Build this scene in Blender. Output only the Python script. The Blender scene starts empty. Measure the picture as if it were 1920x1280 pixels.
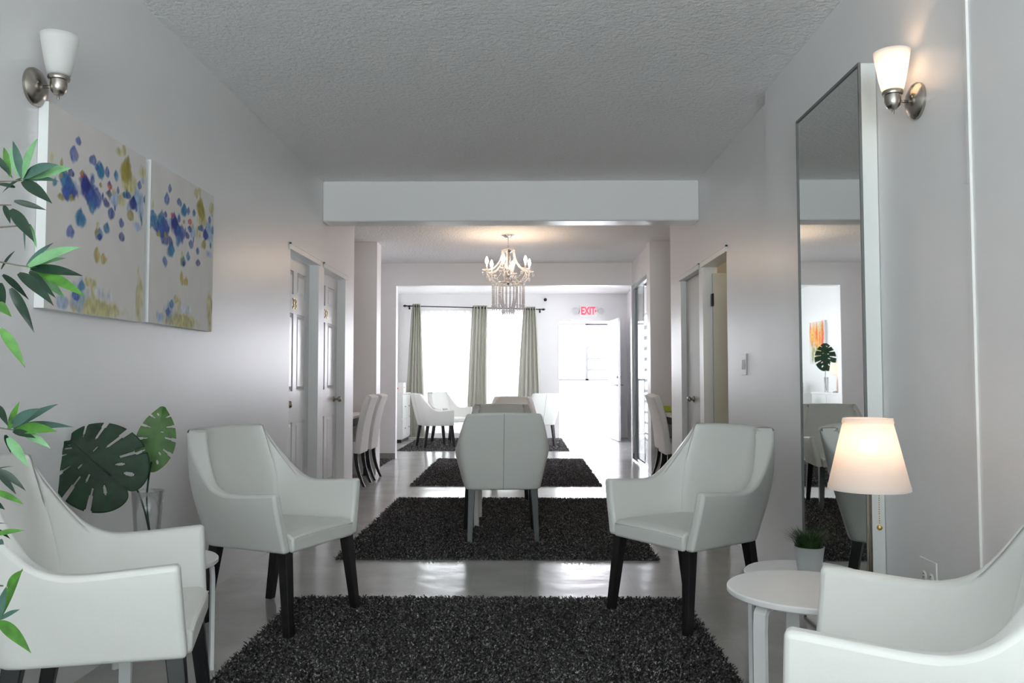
import bpy, bmesh, math, random
from mathutils import Vector, Matrix, Euler
PI = math.pi
S = bpy.context.scene
COL = S.collection
random.seed(7)
R = math.radians
DABS= [(0.264, 0.884, 0.039, 0.044, 'b'), (0.226, 0.808, 0.052, 0.073, 'b'), (0.409, 0.827, 0.049, 0.051, 'b'), (0.489, 0.788, 0.059, 0.067, 't'), (0.555, 0.8, 0.037, 0.047, 'b'), (0.649, 0.805, 0.038, 0.048, 't'), (0.303, 0.721, 0.029, 0.028, 'r'), (0.583, 0.732, 0.037, 0.037, 'r'), (0.206, 0.704, 0.038, 0.034, 'd'), (0.143, 0.659, 0.058, 0.057, 't'), (0.18, 0.654, 0.037, 0.058, 'b'), (0.214, 0.608, 0.06, 0.044, 'b'), (0.163, 0.592, 0.05, 0.057, 'b'), (0.346, 0.675, 0.064, 0.08, 'd'), (0.375, 0.646, 0.075, 0.081, 'd'), (0.443, 0.631, 0.096, 0.082, 'b'), (0.401, 0.57, 0.041, 0.061, 't'), (0.302, 0.494, 0.063, 0.074, 't'), (0.208, 0.407, 0.048, 0.058, 'b'), (0.484, 0.442, 0.059, 0.057, 't'), (0.492, 0.428, 0.035, 0.031, 'd'), (0.564, 0.488, 0.045, 0.053, 't'), (0.729, 0.47, 0.048, 0.044, 'd'), (0.721, 0.55, 0.039, 0.044, 'b'), (0.606, 0.582, 0.052, 0.053, 'b'), (0.546, 0.628, 0.05, 0.042, 'd'), (0.579, 0.683, 0.045, 0.037, 'd'), (0.756, 0.863, 0.089, 0.11, 'o'), (0.794, 0.788, 0.113, 0.089, 'y'), (0.925, 0.814, 0.036, 0.046, 'b'), (0.855, 0.69, 0.058, 0.062, 'd'), (0.796, 0.722, 0.045, 0.039, 'b'), (0.756, 0.718, 0.055, 0.033, 't'), (0.824, 0.615, 0.057, 0.056, 'o'), (0.92, 0.561, 0.071, 0.045, 'l'), (0.114, 0.561, 0.041, 0.028, 'o'), (0.465, 0.33, 0.043, 0.072, 'g'), (0.535, 0.317, 0.044, 0.052, 'g'), (0.395, 0.172, 0.066, 0.04, 'y'), (0.435, 0.136, 0.046, 0.092, 'y'), (0.502, 0.044, 0.294, 0.072, 'y'), (0.525, 0.115, 0.149, 0.062, 'w'), (0.323, 0.143, 0.045, 0.045, 't'), (0.271, 0.088, 0.053, 0.044, 'b'), (0.31, 0.038, 0.117, 0.059, 'l'), (0.153, 0.043, 0.07, 0.057, 'l'), (0.95, 0.136, 0.062, 0.25, 'y'), (0.675, 0.946, 0.054, 0.049, 'y'), (0.734, 0.973, 0.04, 0.055, 'y'), (0.966, 0.9, 0.073, 0.069, 'y'), (0.924, 0.751, 0.071, 0.068, 'l'), (1.009, 0.747, 0.039, 0.058, 't'), (0.634, 0.663, 0.084, 0.064, 'l'), (0.239, 0.644, 0.07, 0.059, 'l'), (0.409, 0.736, 0.03, 0.031, 'l'), (0.72, 0.682, 0.065, 0.076, 'y')]
LEAVES= [(-1.009, 1.62, 1.554, -0.949, 1.57, 1.62, 'l'), (-1.009, 1.62, 1.554, -1.01, 1.588, 1.621, 't'), (-1.032, 1.62, 1.558, -1.072, 1.656, 1.628, 'g'), (-1.013, 1.62, 1.558, -1.042, 1.63, 1.621, 'l'), (-1.009, 1.62, 1.554, -0.908, 1.571, 1.568, 't'), (-1.005, 1.62, 1.558, -0.904, 1.612, 1.572, 'l'), (-1.005, 1.62, 1.55, -0.932, 1.617, 1.546, 't'), (-1.008, 1.62, 1.548, -0.922, 1.579, 1.493, 'd'), (-1.024, 1.62, 1.508, -0.974, 1.648, 1.495, 'd'), (-1.03, 1.62, 1.491, -0.953, 1.574, 1.417, 'd'), (-1.044, 1.62, 1.499, -1.022, 1.607, 1.459, 'd'), (-1.071, 1.62, 1.602, -1.029, 1.622, 1.554, 'd'), (-1.009, 1.62, 1.554, -1.044, 1.612, 1.522, 'd'), (-1.023, 1.62, 1.535, -1.071, 1.63, 1.545, 'd'), (-0.991, 1.62, 1.461, -0.993, 1.649, 1.417, 'l'), (-1.0, 1.62, 1.457, -1.033, 1.675, 1.414, 't'), (-0.993, 1.62, 1.375, -0.874, 1.594, 1.41, 'l'), (-0.989, 1.62, 1.373, -0.926, 1.638, 1.395, 'l'), (-0.995, 1.62, 1.375, -0.955, 1.644, 1.428, 't'), (-0.986, 1.62, 1.372, -0.867, 1.595, 1.353, 'd'), (-0.973, 1.62, 1.366, -0.842, 1.56, 1.308, 'g'), (-0.984, 1.62, 1.366, -0.948, 1.677, 1.317, 'l'), (-0.989, 1.62, 1.366, -0.92, 1.596, 1.309, 'd'), (-1.011, 1.62, 1.362, -0.925, 1.598, 1.294, 'd'), (-1.043, 1.62, 1.359, -1.017, 1.667, 1.313, 'd'), (-1.026, 1.62, 1.332, -0.982, 1.63, 1.243, 'd'), (-1.046, 1.62, 1.37, -1.017, 1.617, 1.407, 'd'), (-1.046, 1.62, 1.343, -1.06, 1.653, 1.283, 'd'), (-1.052, 1.62, 1.3, -0.987, 1.564, 1.27, 'g'), (-1.045, 1.62, 1.252, -1.008, 1.645, 1.173, 'g'), (-1.073, 1.7, 1.046, -1.042, 1.685, 1.105, 'g'), (-1.069, 1.7, 1.052, -0.979, 1.651, 1.092, 't'), (-1.06, 1.7, 1.052, -0.98, 1.719, 1.099, 't'), (-1.063, 1.7, 1.048, -0.965, 1.752, 1.048, 't'), (-1.057, 1.7, 1.045, -0.95, 1.665, 1.044, 'g'), (-1.046, 1.7, 1.043, -0.993, 1.716, 1.006, 'l'), (-1.063, 1.7, 1.043, -1.001, 1.676, 1.03, 'd'), (-1.074, 1.7, 1.029, -1.047, 1.729, 0.965, 'l'), (-1.079, 1.7, 1.035, -1.084, 1.727, 0.994, 'd'), (-1.098, 1.7, 1.096, -1.052, 1.666, 1.054, 'd'), (-1.097, 1.7, 0.963, -1.082, 1.74, 0.966, 't'), (-1.094, 1.7, 0.963, -1.044, 1.719, 0.916, 'd'), (-1.094, 1.7, 0.958, -1.067, 1.722, 0.909, 'd'), (-1.098, 1.7, 0.919, -1.06, 1.738, 0.886, 'g'), (-1.098, 1.7, 0.897, -1.07, 1.691, 0.882, 'd'), (-1.07, 1.66, 0.836, -1.027, 1.691, 0.84, 'g'), (-1.096, 1.7, 0.843, -1.091, 1.745, 0.812, 'd'), (-1.064, 1.66, 0.818, -1.02, 1.612, 0.827, 't'), (-1.057, 1.66, 0.667, -1.036, 1.702, 0.761, 'g'), (-1.057, 1.66, 0.667, -1.035, 1.647, 0.738, 't'), (-1.054, 1.66, 0.669, -1.013, 1.658, 0.689, 't'), (-1.057, 1.66, 0.664, -0.964, 1.618, 0.615, 'g'), (-1.056, 1.66, 0.661, -1.034, 1.684, 0.629, 'd'), (-1.041, 1.66, 0.733, -0.995, 1.635, 0.773, 'g')]

# ------------------------------------------------------------------ materials
def nodes_of(m):
    m.use_nodes = True
    return m.node_tree.nodes, m.node_tree.links, m.node_tree.nodes['Principled BSDF']

def mat(name, col, rough=0.5, metal=0.0, spec=0.5, bump=None, var=None, sheen=0.0, coat=0.0):
    """principled; bump=(scale, strength, distance[, stretch]); var=(scale, amount) colour variation of the substance itself"""
    m = bpy.data.materials.new(name)
    n, l, p = nodes_of(m)
    p.inputs['Base Color'].default_value = (*col, 1)
    p.inputs['Roughness'].default_value = rough
    p.inputs['Metallic'].default_value = metal
    p.inputs['Specular IOR Level'].default_value = spec
    p.inputs['Coat Weight'].default_value = coat
    tc = n.new('ShaderNodeTexCoord')
    if bump:
        sc, st, di = bump[:3]
        mp = n.new('ShaderNodeMapping')
        if len(bump) > 3: mp.inputs['Scale'].default_value = bump[3]
        l.new(tc.outputs['Object'], mp.inputs['Vector'])
        t = n.new('ShaderNodeTexNoise'); t.inputs['Scale'].default_value = sc; t.inputs['Detail'].default_value = 4
        l.new(mp.outputs['Vector'], t.inputs['Vector'])
        b = n.new('ShaderNodeBump'); b.inputs['Strength'].default_value = st; b.inputs['Distance'].default_value = di
        l.new(t.outputs['Fac'], b.inputs['Height']); l.new(b.outputs['Normal'], p.inputs['Normal'])
    if var:
        t = n.new('ShaderNodeTexNoise'); t.inputs['Scale'].default_value = var[0]; t.inputs['Detail'].default_value = 5
        l.new(tc.outputs['Object'], t.inputs['Vector'])
        r = n.new('ShaderNodeValToRGB')
        a = var[1]
        r.color_ramp.elements[0].position = 0.3; r.color_ramp.elements[1].position = 0.7
        r.color_ramp.elements[0].color = (*[max(0, c * (1 - a)) for c in col], 1)
        r.color_ramp.elements[1].color = (*[min(1, c * (1 + a)) for c in col], 1)
        l.new(t.outputs['Fac'], r.inputs['Fac']); l.new(r.outputs['Color'], p.inputs['Base Color'])
    return m

def mat_emit(name, col, strength):
    m = bpy.data.materials.new(name); n, l, p = nodes_of(m)
    p.inputs['Base Color'].default_value = (*col, 1)
    p.inputs['Emission Color'].default_value = (*col, 1); p.inputs['Emission Strength'].default_value = strength
    return m

def mat_thin(name, col, diffuse=0.35, translucent=0.45, transparent=0.2):
    """thin cloth, paper or opal glass that lets light through"""
    m = bpy.data.materials.new(name); m.use_nodes = True
    n, l = m.node_tree.nodes, m.node_tree.links
    n.remove(n['Principled BSDF']); out = n['Material Output']
    d = n.new('ShaderNodeBsdfDiffuse'); t = n.new('ShaderNodeBsdfTranslucent'); x = n.new('ShaderNodeBsdfTransparent')
    for k in (d, t): k.inputs['Color'].default_value = (*col, 1)
    m1 = n.new('ShaderNodeMixShader'); m1.inputs['Fac'].default_value = translucent / max(1e-6, diffuse + translucent)
    l.new(d.outputs[0], m1.inputs[1]); l.new(t.outputs[0], m1.inputs[2])
    m2 = n.new('ShaderNodeMixShader'); m2.inputs['Fac'].default_value = transparent
    l.new(m1.outputs[0], m2.inputs[1]); l.new(x.outputs[0], m2.inputs[2]); l.new(m2.outputs[0], out.inputs['Surface'])
    return m

def mat_glass(name, col=(1, 1, 1), gloss=0.1, rough=0.02, milk=0.0):
    """thin clear pane or crystal: see-through with a surface reflection"""
    m = bpy.data.materials.new(name); m.use_nodes = True
    n, l = m.node_tree.nodes, m.node_tree.links
    n.remove(n['Principled BSDF']); out = n['Material Output']
    g = n.new('ShaderNodeBsdfGlossy'); g.inputs['Roughness'].default_value = rough
    x = n.new('ShaderNodeBsdfTransparent'); x.inputs['Color'].default_value = (*col, 1)
    f = n.new('ShaderNodeLayerWeight'); f.inputs['Blend'].default_value = 0.25
    mm = n.new('ShaderNodeMath'); mm.operation = 'MULTIPLY_ADD'; mm.inputs[1].default_value = 0.6; mm.inputs[2].default_value = gloss
    mm.use_clamp = True
    l.new(f.outputs['Fresnel'], mm.inputs[0])
    mx = n.new('ShaderNodeMixShader'); l.new(mm.outputs[0], mx.inputs['Fac']); l.new(x.outputs[0], mx.inputs[1]); l.new(g.outputs[0], mx.inputs[2])
    last = mx
    if milk:
        d = n.new('ShaderNodeBsdfDiffuse'); d.inputs['Color'].default_value = (.9, .9, .9, 1)
        m3 = n.new('ShaderNodeMixShader'); m3.inputs['Fac'].default_value = milk
        l.new(mx.outputs[0], m3.inputs[1]); l.new(d.outputs[0], m3.inputs[2]); last = m3
    l.new(last.outputs[0], out.inputs['Surface'])
    return m

def mat_crystal():
    m = mat_thin('cut_crystal', (.97, .96, .96), .18, .47, .60)
    n, l = m.node_tree.nodes, m.node_tree.links
    g = n.new('ShaderNodeBsdfGlossy'); g.inputs['Roughness'].default_value = .06
    out = n['Material Output']; src = out.inputs['Surface'].links[0].from_socket
    mx = n.new('ShaderNodeMixShader'); mx.inputs['Fac'].default_value = .15
    l.new(src, mx.inputs[1]); l.new(g.outputs[0], mx.inputs[2]); l.new(mx.outputs[0], out.inputs['Surface'])
    return m

def mat_rug():
    m = bpy.data.materials.new('charcoal_shag'); n, l, p = nodes_of(m)
    tc = n.new('ShaderNodeTexCoord'); t = n.new('ShaderNodeTexNoise'); t.inputs['Scale'].default_value = 90; t.inputs['Detail'].default_value = 3
    l.new(tc.outputs['Object'], t.inputs['Vector'])
    r = n.new('ShaderNodeValToRGB'); e = r.color_ramp.elements
    e[0].position = 0.40; e[0].color = (.012, .0115, .012, 1); e[1].position = 0.66; e[1].color = (.42, .40, .40, 1)
    k = e.new(0.54); k.color = (.045, .042, .043, 1)
    l.new(t.outputs['Fac'], r.inputs['Fac']); l.new(r.outputs['Color'], p.inputs['Base Color'])
    p.inputs['Sheen Weight'].default_value = .10; p.inputs['Sheen Roughness'].default_value = .45; p.inputs['Roughness'].default_value = .55; p.inputs['Specular IOR Level'].default_value = .45
    return m

def mat_floor():
    m = bpy.data.materials.new('waxed_vinyl_tile'); n, l, p = nodes_of(m)
    tc = n.new('ShaderNodeTexCoord')
    t = n.new('ShaderNodeTexNoise'); t.inputs['Scale'].default_value = 3.5; t.inputs['Detail'].default_value = 6
    l.new(tc.outputs['Object'], t.inputs['Vector'])
    r = n.new('ShaderNodeValToRGB'); e = r.color_ramp.elements
    e[0].position = .3; e[0].color = (.40, .40, .39, 1); e[1].position = .7; e[1].color = (.49, .49, .478, 1)
    l.new(t.outputs['Fac'], r.inputs['Fac'])
    # 30 cm tiles: fine joints
    b = n.new('ShaderNodeTexBrick'); b.offset = 0.0; b.inputs['Scale'].default_value = 1.0
    b.inputs['Brick Width'].default_value = .305; b.inputs['Row Height'].default_value = .305; b.inputs['Mortar Size'].default_value = .0018
    b.inputs['Color1'].default_value = (1, 1, 1, 1); b.inputs['Color2'].default_value = (.985, .985, .985, 1); b.inputs['Mortar'].default_value = (.90, .90, .90, 1)
    l.new(tc.outputs['Object'], b.inputs['Vector'])
    mx = n.new('ShaderNodeMix'); mx.data_type = 'RGBA'; mx.blend_type = 'MULTIPLY'; mx.inputs['Factor'].default_value = 1
    l.new(r.outputs['Color'], mx.inputs[6]); l.new(b.outputs['Color'], mx.inputs[7]); l.new(mx.outputs[2], p.inputs['Base Color'])
    w = n.new('ShaderNodeTexNoise'); w.inputs['Scale'].default_value = 5.5; w.inputs['Detail'].default_value = 2
    l.new(tc.outputs['Object'], w.inputs['Vector'])
    bp = n.new('ShaderNodeBump'); bp.inputs['Strength'].default_value = .5; bp.inputs['Distance'].default_value = .005
    l.new(w.outputs['Fac'], bp.inputs['Height']); l.new(bp.outputs['Normal'], p.inputs['Normal'])
    p.inputs['Roughness'].default_value = .17; p.inputs['Specular IOR Level'].default_value = .75
    return m

M = dict(
    wall=mat('gloss_white_wall_paint', (.815, .805, .81), .34, spec=.5, bump=(2.2, .25, .02, (1, 1, .35))),
    ceil=mat('stippled_ceiling_paint', (.90, .895, .90), .9, spec=.15, bump=(45, .9, .012)),
    cream=mat('cream_wall_paint', (.82, .76, .60), .6),
    trim=mat('white_trim_paint', (.82, .82, .81), .3),
    door=mat('white_door_paint', (.82, .82, .83), .26),
    greydoor=mat('grey_green_door_paint', (.60, .61, .57), .4),
    floor=mat_floor(),
    leather=mat('white_leatherette', (.79, .795, .765), .42, spec=.45, bump=(160, .12, .002)),
    seam=mat('grey_thread', (.42, .44, .46), .7),
    cotton=mat('white_cotton_cover', (.82, .81, .79), .8, spec=.2),
    espresso=mat('espresso_wood', (.012, .011, .012), .35, var=(20, .3)),
    rug=mat_rug(),
    whitelac=mat('white_lacquer', (.84, .84, .84), .35),
    nickel=mat('brushed_nickel', (.42, .39, .35), .26, metal=1),
    chrome=mat('chrome', (.75, .74, .74), .12, metal=1),
    brass=mat('aged_brass', (.55, .40, .14), .35, metal=1),
    darkmetal=mat('black_metal', (.02, .02, .022), .4, metal=.6),
    alud=mat('dark_aluminium', (.13, .13, .16), .5),
    alu=mat('grey_aluminium', (.33, .35, .38), .4, metal=.5),
    mirror=mat('silvered_glass', (.80, .84, .82), .012, metal=1),
    glass=mat_glass('clear_pane', (.97, .99, .98), .03),
    vase=mat_glass('clear_vase_glass', (.985, .99, .99), .03),
    crystal=mat_crystal(),
    opal=mat_thin('opal_glass', (.93, .93, .92), .45, .52, .03),
    shade=mat_thin('white_pleated_shade', (.93, .90, .87), .45, .53, .02),
    sheer=mat_thin('sheer_white_voile', (.97, .95, .94), .12, .55, .33),
    sage=mat_thin('sage_green_curtain', (.47, .465, .41), .9, .10, .0),
    leaf_d=mat('dark_green_leaf', (.012, .040, .022), .4, var=(30, .3)),
    leaf_t=mat('blue_green_leaf', (.060, .135, .105), .45, var=(30, .3)),
    leaf_l=mat('pale_green_leaf', (.20, .43, .20), .5, var=(30, .2)),
    leaf_g=mat('fresh_green_leaf', (.075, .24, .030), .45, var=(30, .3)),
    stem=mat('brown_twig', (.16, .14, .11), .7),
    monstera=mat('deep_green_monstera', (.010, .036, .016), .5, spec=.3, var=(14, .45)),
    monstera2=mat('bright_green_monstera', (.050, .135, .022), .5, var=(14, .35)),
    vein=mat('dark_vein', (.006, .022, .010), .4),
    grass=mat('grass_blade_green', (.020, .055, .010), .5, var=(60, .5)),
    soil=mat('dark_soil', (.02, .016, .012), .9),
    zinc=mat('galvanised_zinc', (.55, .58, .60), .32, metal=.75),
    pot=mat('grey_plastic_pot', (.30, .30, .30), .6),
    canvas=mat('off_white_canvas', (.76, .73, .71), .8, spec=.2, bump=(220, .2, .001)),
    canvas_edge=mat('white_canvas_edge', (.82, .83, .83), .7, spec=.2),
    plastic=mat('white_plastic', (.82, .82, .80), .35),
    lime=mat('lime_green_card', (.42, .60, .04), .5),
    ground=mat('pale_concrete', (.55, .55, .54), .8, bump=(9, .2, .01)),
    porch=mat('white_porch_paint', (.88, .88, .88), .6),
    redled=mat_emit('red_letter', (1.0, .05, .10), 1.2),
    red=mat('red_print', (.7, .05, .05), .5),
    warmbulb=mat_emit('warm_bulb', (1.0, .74, .52), 110),
    lampbulb=mat_emit('lamp_bulb', (1.0, .60, .36), 26),
)
PAINT = {}
for k, c in dict(b=(.05, .11, .38), d=(.028, .045, .26), t=(.04, .20, .38), r=(.55, .05, .06), o=(.36, .31, .06), y=(.56, .52, .26),
                 g=(.52, .40, .08), l=(.34, .46, .66), w=(.66, .68, .74), f1=(.80, .22, .06), f2=(.85, .45, .10), f3=(.75, .12, .06), f4=(.25, .36, .12)).items():
    PAINT[k] = c

# ------------------------------------------------------------------ mesh helpers
def link(name, bm, m, parent=None, smooth=True, loc=None, rz=0.0):
    me = bpy.data.meshes.new(name)
    bmesh.ops.recalc_face_normals(bm, faces=bm.faces)
    bm.to_mesh(me); bm.free()
    for k in (m if isinstance(m, (list, tuple)) else [m]): me.materials.append(k)
    if smooth:
        me.shade_smooth()
    o = bpy.data.objects.new(name, me); COL.objects.link(o)
    if parent: o.parent = parent
    if loc: o.location = loc
    if rz: o.rotation_euler.z = rz
    return o

def auto(o, deg=35):
    o.data.shade_smooth()
    me = o.data
    bm = bmesh.new(); bm.from_mesh(me)
    for e in bm.edges:
        e.smooth = not (len(e.link_faces) == 2 and e.calc_face_angle(0) > R(deg))
    bm.to_mesh(me); bm.free()
    return o

def bevel(o, w, seg=2, ang=35, clamp=True):
    b = o.modifiers.new('bevel', 'BEVEL'); b.use_clamp_overlap = clamp; b.width = w; b.segments = seg; b.limit_method = 'ANGLE'; b.angle_limit = R(ang)
    b.harden_normals = False
    return o

def box(bm, x0, x1, y0, y1, z0, z1, mi=0):
    v = [bm.verts.new((x, y, z)) for z in (z0, z1) for y in (y0, y1) for x in (x0, x1)]
    for f in ((0, 2, 3, 1), (4, 5, 7, 6), (0, 1, 5, 4), (2, 6, 7, 3), (0, 4, 6, 2), (1, 3, 7, 5)):
        bm.faces.new([v[i] for i in f]).material_index = mi
    return v

def hexa(bm, b4, t4, mi=0):
    """solid from a bottom and a top quad (same winding)"""
    b = [bm.verts.new(p) for p in b4]; t = [bm.verts.new(p) for p in t4]
    bm.faces.new(b[::-1]).material_index = mi; bm.faces.new(t).material_index = mi
    for i in range(4):
        bm.faces.new((b[i], b[(i + 1) % 4], t[(i + 1) % 4], t[i])).material_index = mi

def lathe(bm, prof, n=32, c=(0, 0, 0), axis='z', caps=True):
    """prof: (r, h) list"""
    rings = []
    for r, h in prof:
        ring = []
        for i in range(n):
            a = 2 * PI * i / n
            p = (r * math.cos(a), r * math.sin(a), h)
            if axis == 'x': p = (p[2], p[0], p[1])
            if axis == 'y': p = (p[0], p[2], p[1])
            ring.append(bm.verts.new((p[0] + c[0], p[1] + c[1], p[2] + c[2])))
        rings.append(ring)
    for a, b in zip(rings, rings[1:]):
        for i in range(n):
            bm.faces.new((a[i], a[(i + 1) % n], b[(i + 1) % n], b[i]))
    if caps:
        if prof[0][0] > 1e-5: bm.faces.new(rings[0][::-1])
        if prof[-1][0] > 1e-5: bm.faces.new(rings[-1])
    return rings

def tube(bm, pts, rad, n=10):
    pts = [Vector(p) for p in pts]
    rads = rad if isinstance(rad, (list, tuple)) else [rad] * len(pts)
    rings = []
    up = Vector((0, 0, 1))
    for i, p in enumerate(pts):
        d = (pts[min(i + 1, len(pts) - 1)] - pts[max(i - 1, 0)]).normalized()
        a = d.cross(up if abs(d.z) < .95 else Vector((0, 1, 0))).normalized(); b = d.cross(a)
        rings.append([bm.verts.new(p + (a * math.cos(2 * PI * k / n) + b * math.sin(2 * PI * k / n)) * rads[i]) for k in range(n)])
    for r1, r2 in zip(rings, rings[1:]):
        for k in range(n): bm.faces.new((r1[k], r1[(k + 1) % n], r2[(k + 1) % n], r2[k]))
    bm.faces.new(rings[0][::-1]); bm.faces.new(rings[-1])

def grid(bm, f, nu, nv, mi=0):
    g = [[bm.verts.new(f(i / nu, j / nv)) for j in range(nv + 1)] for i in range(nu + 1)]
    for i in range(nu):
        for j in range(nv):
            bm.faces.new((g[i][j], g[i + 1][j], g[i + 1][j + 1], g[i][j + 1])).material_index = mi
    return g

def catmull(pts, t):
    n = len(pts) - 1; s = min(t * n, n - 1e-6); i = int(s); u = s - i
    P = [Vector(pts[max(0, min(n, k))]) for k in (i - 1, i, i + 1, i + 2)]
    return .5 * ((2 * P[1]) + (P[2] - P[0]) * u + (2 * P[0] - 5 * P[1] + 4 * P[2] - P[3]) * u * u + (3 * P[1] - P[0] - 3 * P[2] + P[3]) * u ** 3)

def ico(bm, c, r, sub=1, sz=1.0):
    q = bmesh.ops.create_icosphere(bm, subdivisions=sub, radius=r)
    for v in q['verts']:
        v.co.z *= sz; v.co += Vector(c)

# ------------------------------------------------------------------ scene-graph helpers
def props(o, label=None, cat=None, group=None, kind=None):
    if label: o['label'] = label
    if cat: o['category'] = cat
    if group: o['group'] = group
    if kind: o['kind'] = kind
    return o

def thing(name, label, cat, loc=(0, 0, 0), rz=0.0, group=None):
    o = bpy.data.objects.new(name, None); COL.objects.link(o)
    o.empty_display_size = .1
    o.location = loc; o.rotation_euler.z = rz
    return props(o, label, cat, group)

def struct(name, bm, m, label, cat, parent=None, smooth=False):
    o = link(name, bm, m, parent, smooth)
    if not parent: props(o, label, cat, None, 'structure')
    return o

def dup(root, loc, rz, label, group=None):
    r = root.copy(); COL.objects.link(r); r.location = loc; r.rotation_euler.z = rz
    r['label'] = label
    if group: r['group'] = group
    for ch in [o for o in root.children]:
        c = ch.copy(); COL.objects.link(c); c.parent = r
        for g in [o for o in ch.children]:
            d = g.copy(); COL.objects.link(d); d.parent = c
    return r

# ================================================================== THE ROOM
H = 2.834
XL, XR, XN = -1.712, 1.477, 1.415       # left wall, right wall, nearer (thicker) part of the right wall

bm = bmesh.new(); box(bm, -3.4, 3.3, -5.2, 16.35, -.10, 0)
struct('floor', bm, M['floor'], 'glossy pale grey tiled floor running through all the rooms', 'floor')
bm = bmesh.new(); box(bm, -3.4, 3.3, -5.2, 16.35, H, H + .12)
struct('ceiling', bm, M['ceil'], 'grey white stippled ceiling over all the rooms', 'ceiling')
bm = bmesh.new(); box(bm, -5, 6, 16.35, 19, -.12, -.02); box(bm, -3.4, 3.3, -6.0, -5.2, -.12, -.02)
box(bm, 3.3, 6, 8, 16.35, -.12, -.02)
struct('ground_outside', bm, M['ground'], 'pale concrete ground outside the open exit door', 'ground')

DT = 2.10     # height of the door openings on the left
bm = bmesh.new()
box(bm, XL - .16, XL, -5.2, -3.9, 0, H); box(bm, XL - .16, XL, -3.9, -1.1, 0, .85); box(bm, XL - .16, XL, -3.9, -1.1, 2.3, H); box(bm, XL - .16, XL, -1.1, 5.962, 0, H)
box(bm, XL - .16, XL, 5.962, 6.796, DT, H)
box(bm, XL - .16, XL, 6.796, 6.976, 0, H)
box(bm, XL - .16, XL, 6.976, 7.818, DT, H)
box(bm, XL - .16, XL, 7.818, 8.204, 0, H)
box(bm, -3.4, XL - .16, 8.06, 8.204, 0, H)
struct('wall_left', bm, M['wall'], 'glossy white wall on the left with the two numbered doors', 'wall')
bm = bmesh.new()
box(bm, -3.4, -3.28, 8.204, 9.98, 0, H); box(bm, -3.4, -1.80, 9.98, 10.25, 0, H)
box(bm, -3.4, -3.28, 10.25, 11.86, 0, H)
struct('wall_left_recess', bm, M['wall'], 'white wall and pier behind the dining chairs on the left', 'wall')
bm = bmesh.new()
box(bm, XN, XR + .16, -5.2, 4.77, 0, H)
struct('wall_right_near', bm, M['wall'], 'pale grey wall on the right behind the tall mirror and lit sconce', 'wall')
bm = bmesh.new()
box(bm, XR, XR + .12, 4.77, 5.984, 0, H)
box(bm, XR, XR + .12, 5.984, 6.791, 2.075, H)
box(bm, XR, XR + .12, 6.791, 6.939, 0, H)
box(bm, XR, XR + .12, 6.939, 7.745, 2.075, H)
box(bm, XR, XR + .12, 7.745, 8.272, 0, H)
box(bm, XR + .12, 3.3, 8.10, 8.272, 0, H)
struct('wall_right', bm, M['wall'], 'white wall on the right with light switch and two doorways', 'wall')
bm = bmesh.new()
box(bm, 3.18, 3.3, 8.272, 9.98, 0, H); box(bm, 1.53, 3.3, 9.98, 10.25, 0, H)
box(bm, 1.56, 1.64, 10.25, 11.86, 2.50, H)
struct('wall_right_recess', bm, M['wall'], 'white wall and pier behind the dining chairs on the right', 'wall')
bm = bmesh.new()
box(bm, 1.597, 3.2, 5.0, 5.08, 0, H); box(bm, 3.1, 3.2, 5.08, 8.10, 0, H)
struct('wall_side_room', bm, M['cream'], 'cream wall of the small room behind the open doorway', 'wall')
bm = bmesh.new(); box(bm, XL, XR, 6.896, 7.12, 2.487, H)
o = struct('ceiling_beam', bm, M['wall'], 'white beam crossing the ceiling above the two numbered doors', 'beam'); bevel(o, .012, 2)
bm = bmesh.new()
box(bm, -3.4, -1.858, 11.86, 12.0, 0, H); box(bm, 1.552, 1.735, 11.86, 12.0, 0, H)
box(bm, -1.858, 1.552, 11.86, 12.0, 2.507, H); box(bm, 1.735, 2.02, 11.86, 12.0, 2.50, H)
struct('wall_opening', bm, M['wall'], 'white wall with the wide opening into the bright back room', 'wall')
bm = bmesh.new(); box(bm, 1.552, 1.735, 11.842, 11.86, 0, .09); box(bm, -2.6, -1.858, 11.842, 11.86, 0, .09)
struct('baseboard_opening', bm, mat('grey_vinyl_base', (.25, .24, .24), .5), 'grey vinyl base strip at the foot of the opening wall', 'baseboard')
BX = -2.48
bm = bmesh.new(); box(bm, BX - .1, BX, 12.0, 16.2, 0, H)
struct('wall_back_room_left', bm, M['wall'], 'left wall of the back room behind the white chests', 'wall')
bm = bmesh.new()      # right wall of the back room, pierced by a louvre window
box(bm, 2.02, 2.12, 10.25, 12.35, 0, H); box(bm, 2.02, 2.12, 14.6, 16.2, 0, H)
box(bm, 2.02, 2.12, 12.35, 14.6, 0, .12); box(bm, 2.02, 2.12, 12.35, 14.6, 2.25, H)
struct('wall_back_room_right', bm, M['wall'], 'right wall of the back room beside the open exit door', 'wall')
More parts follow.
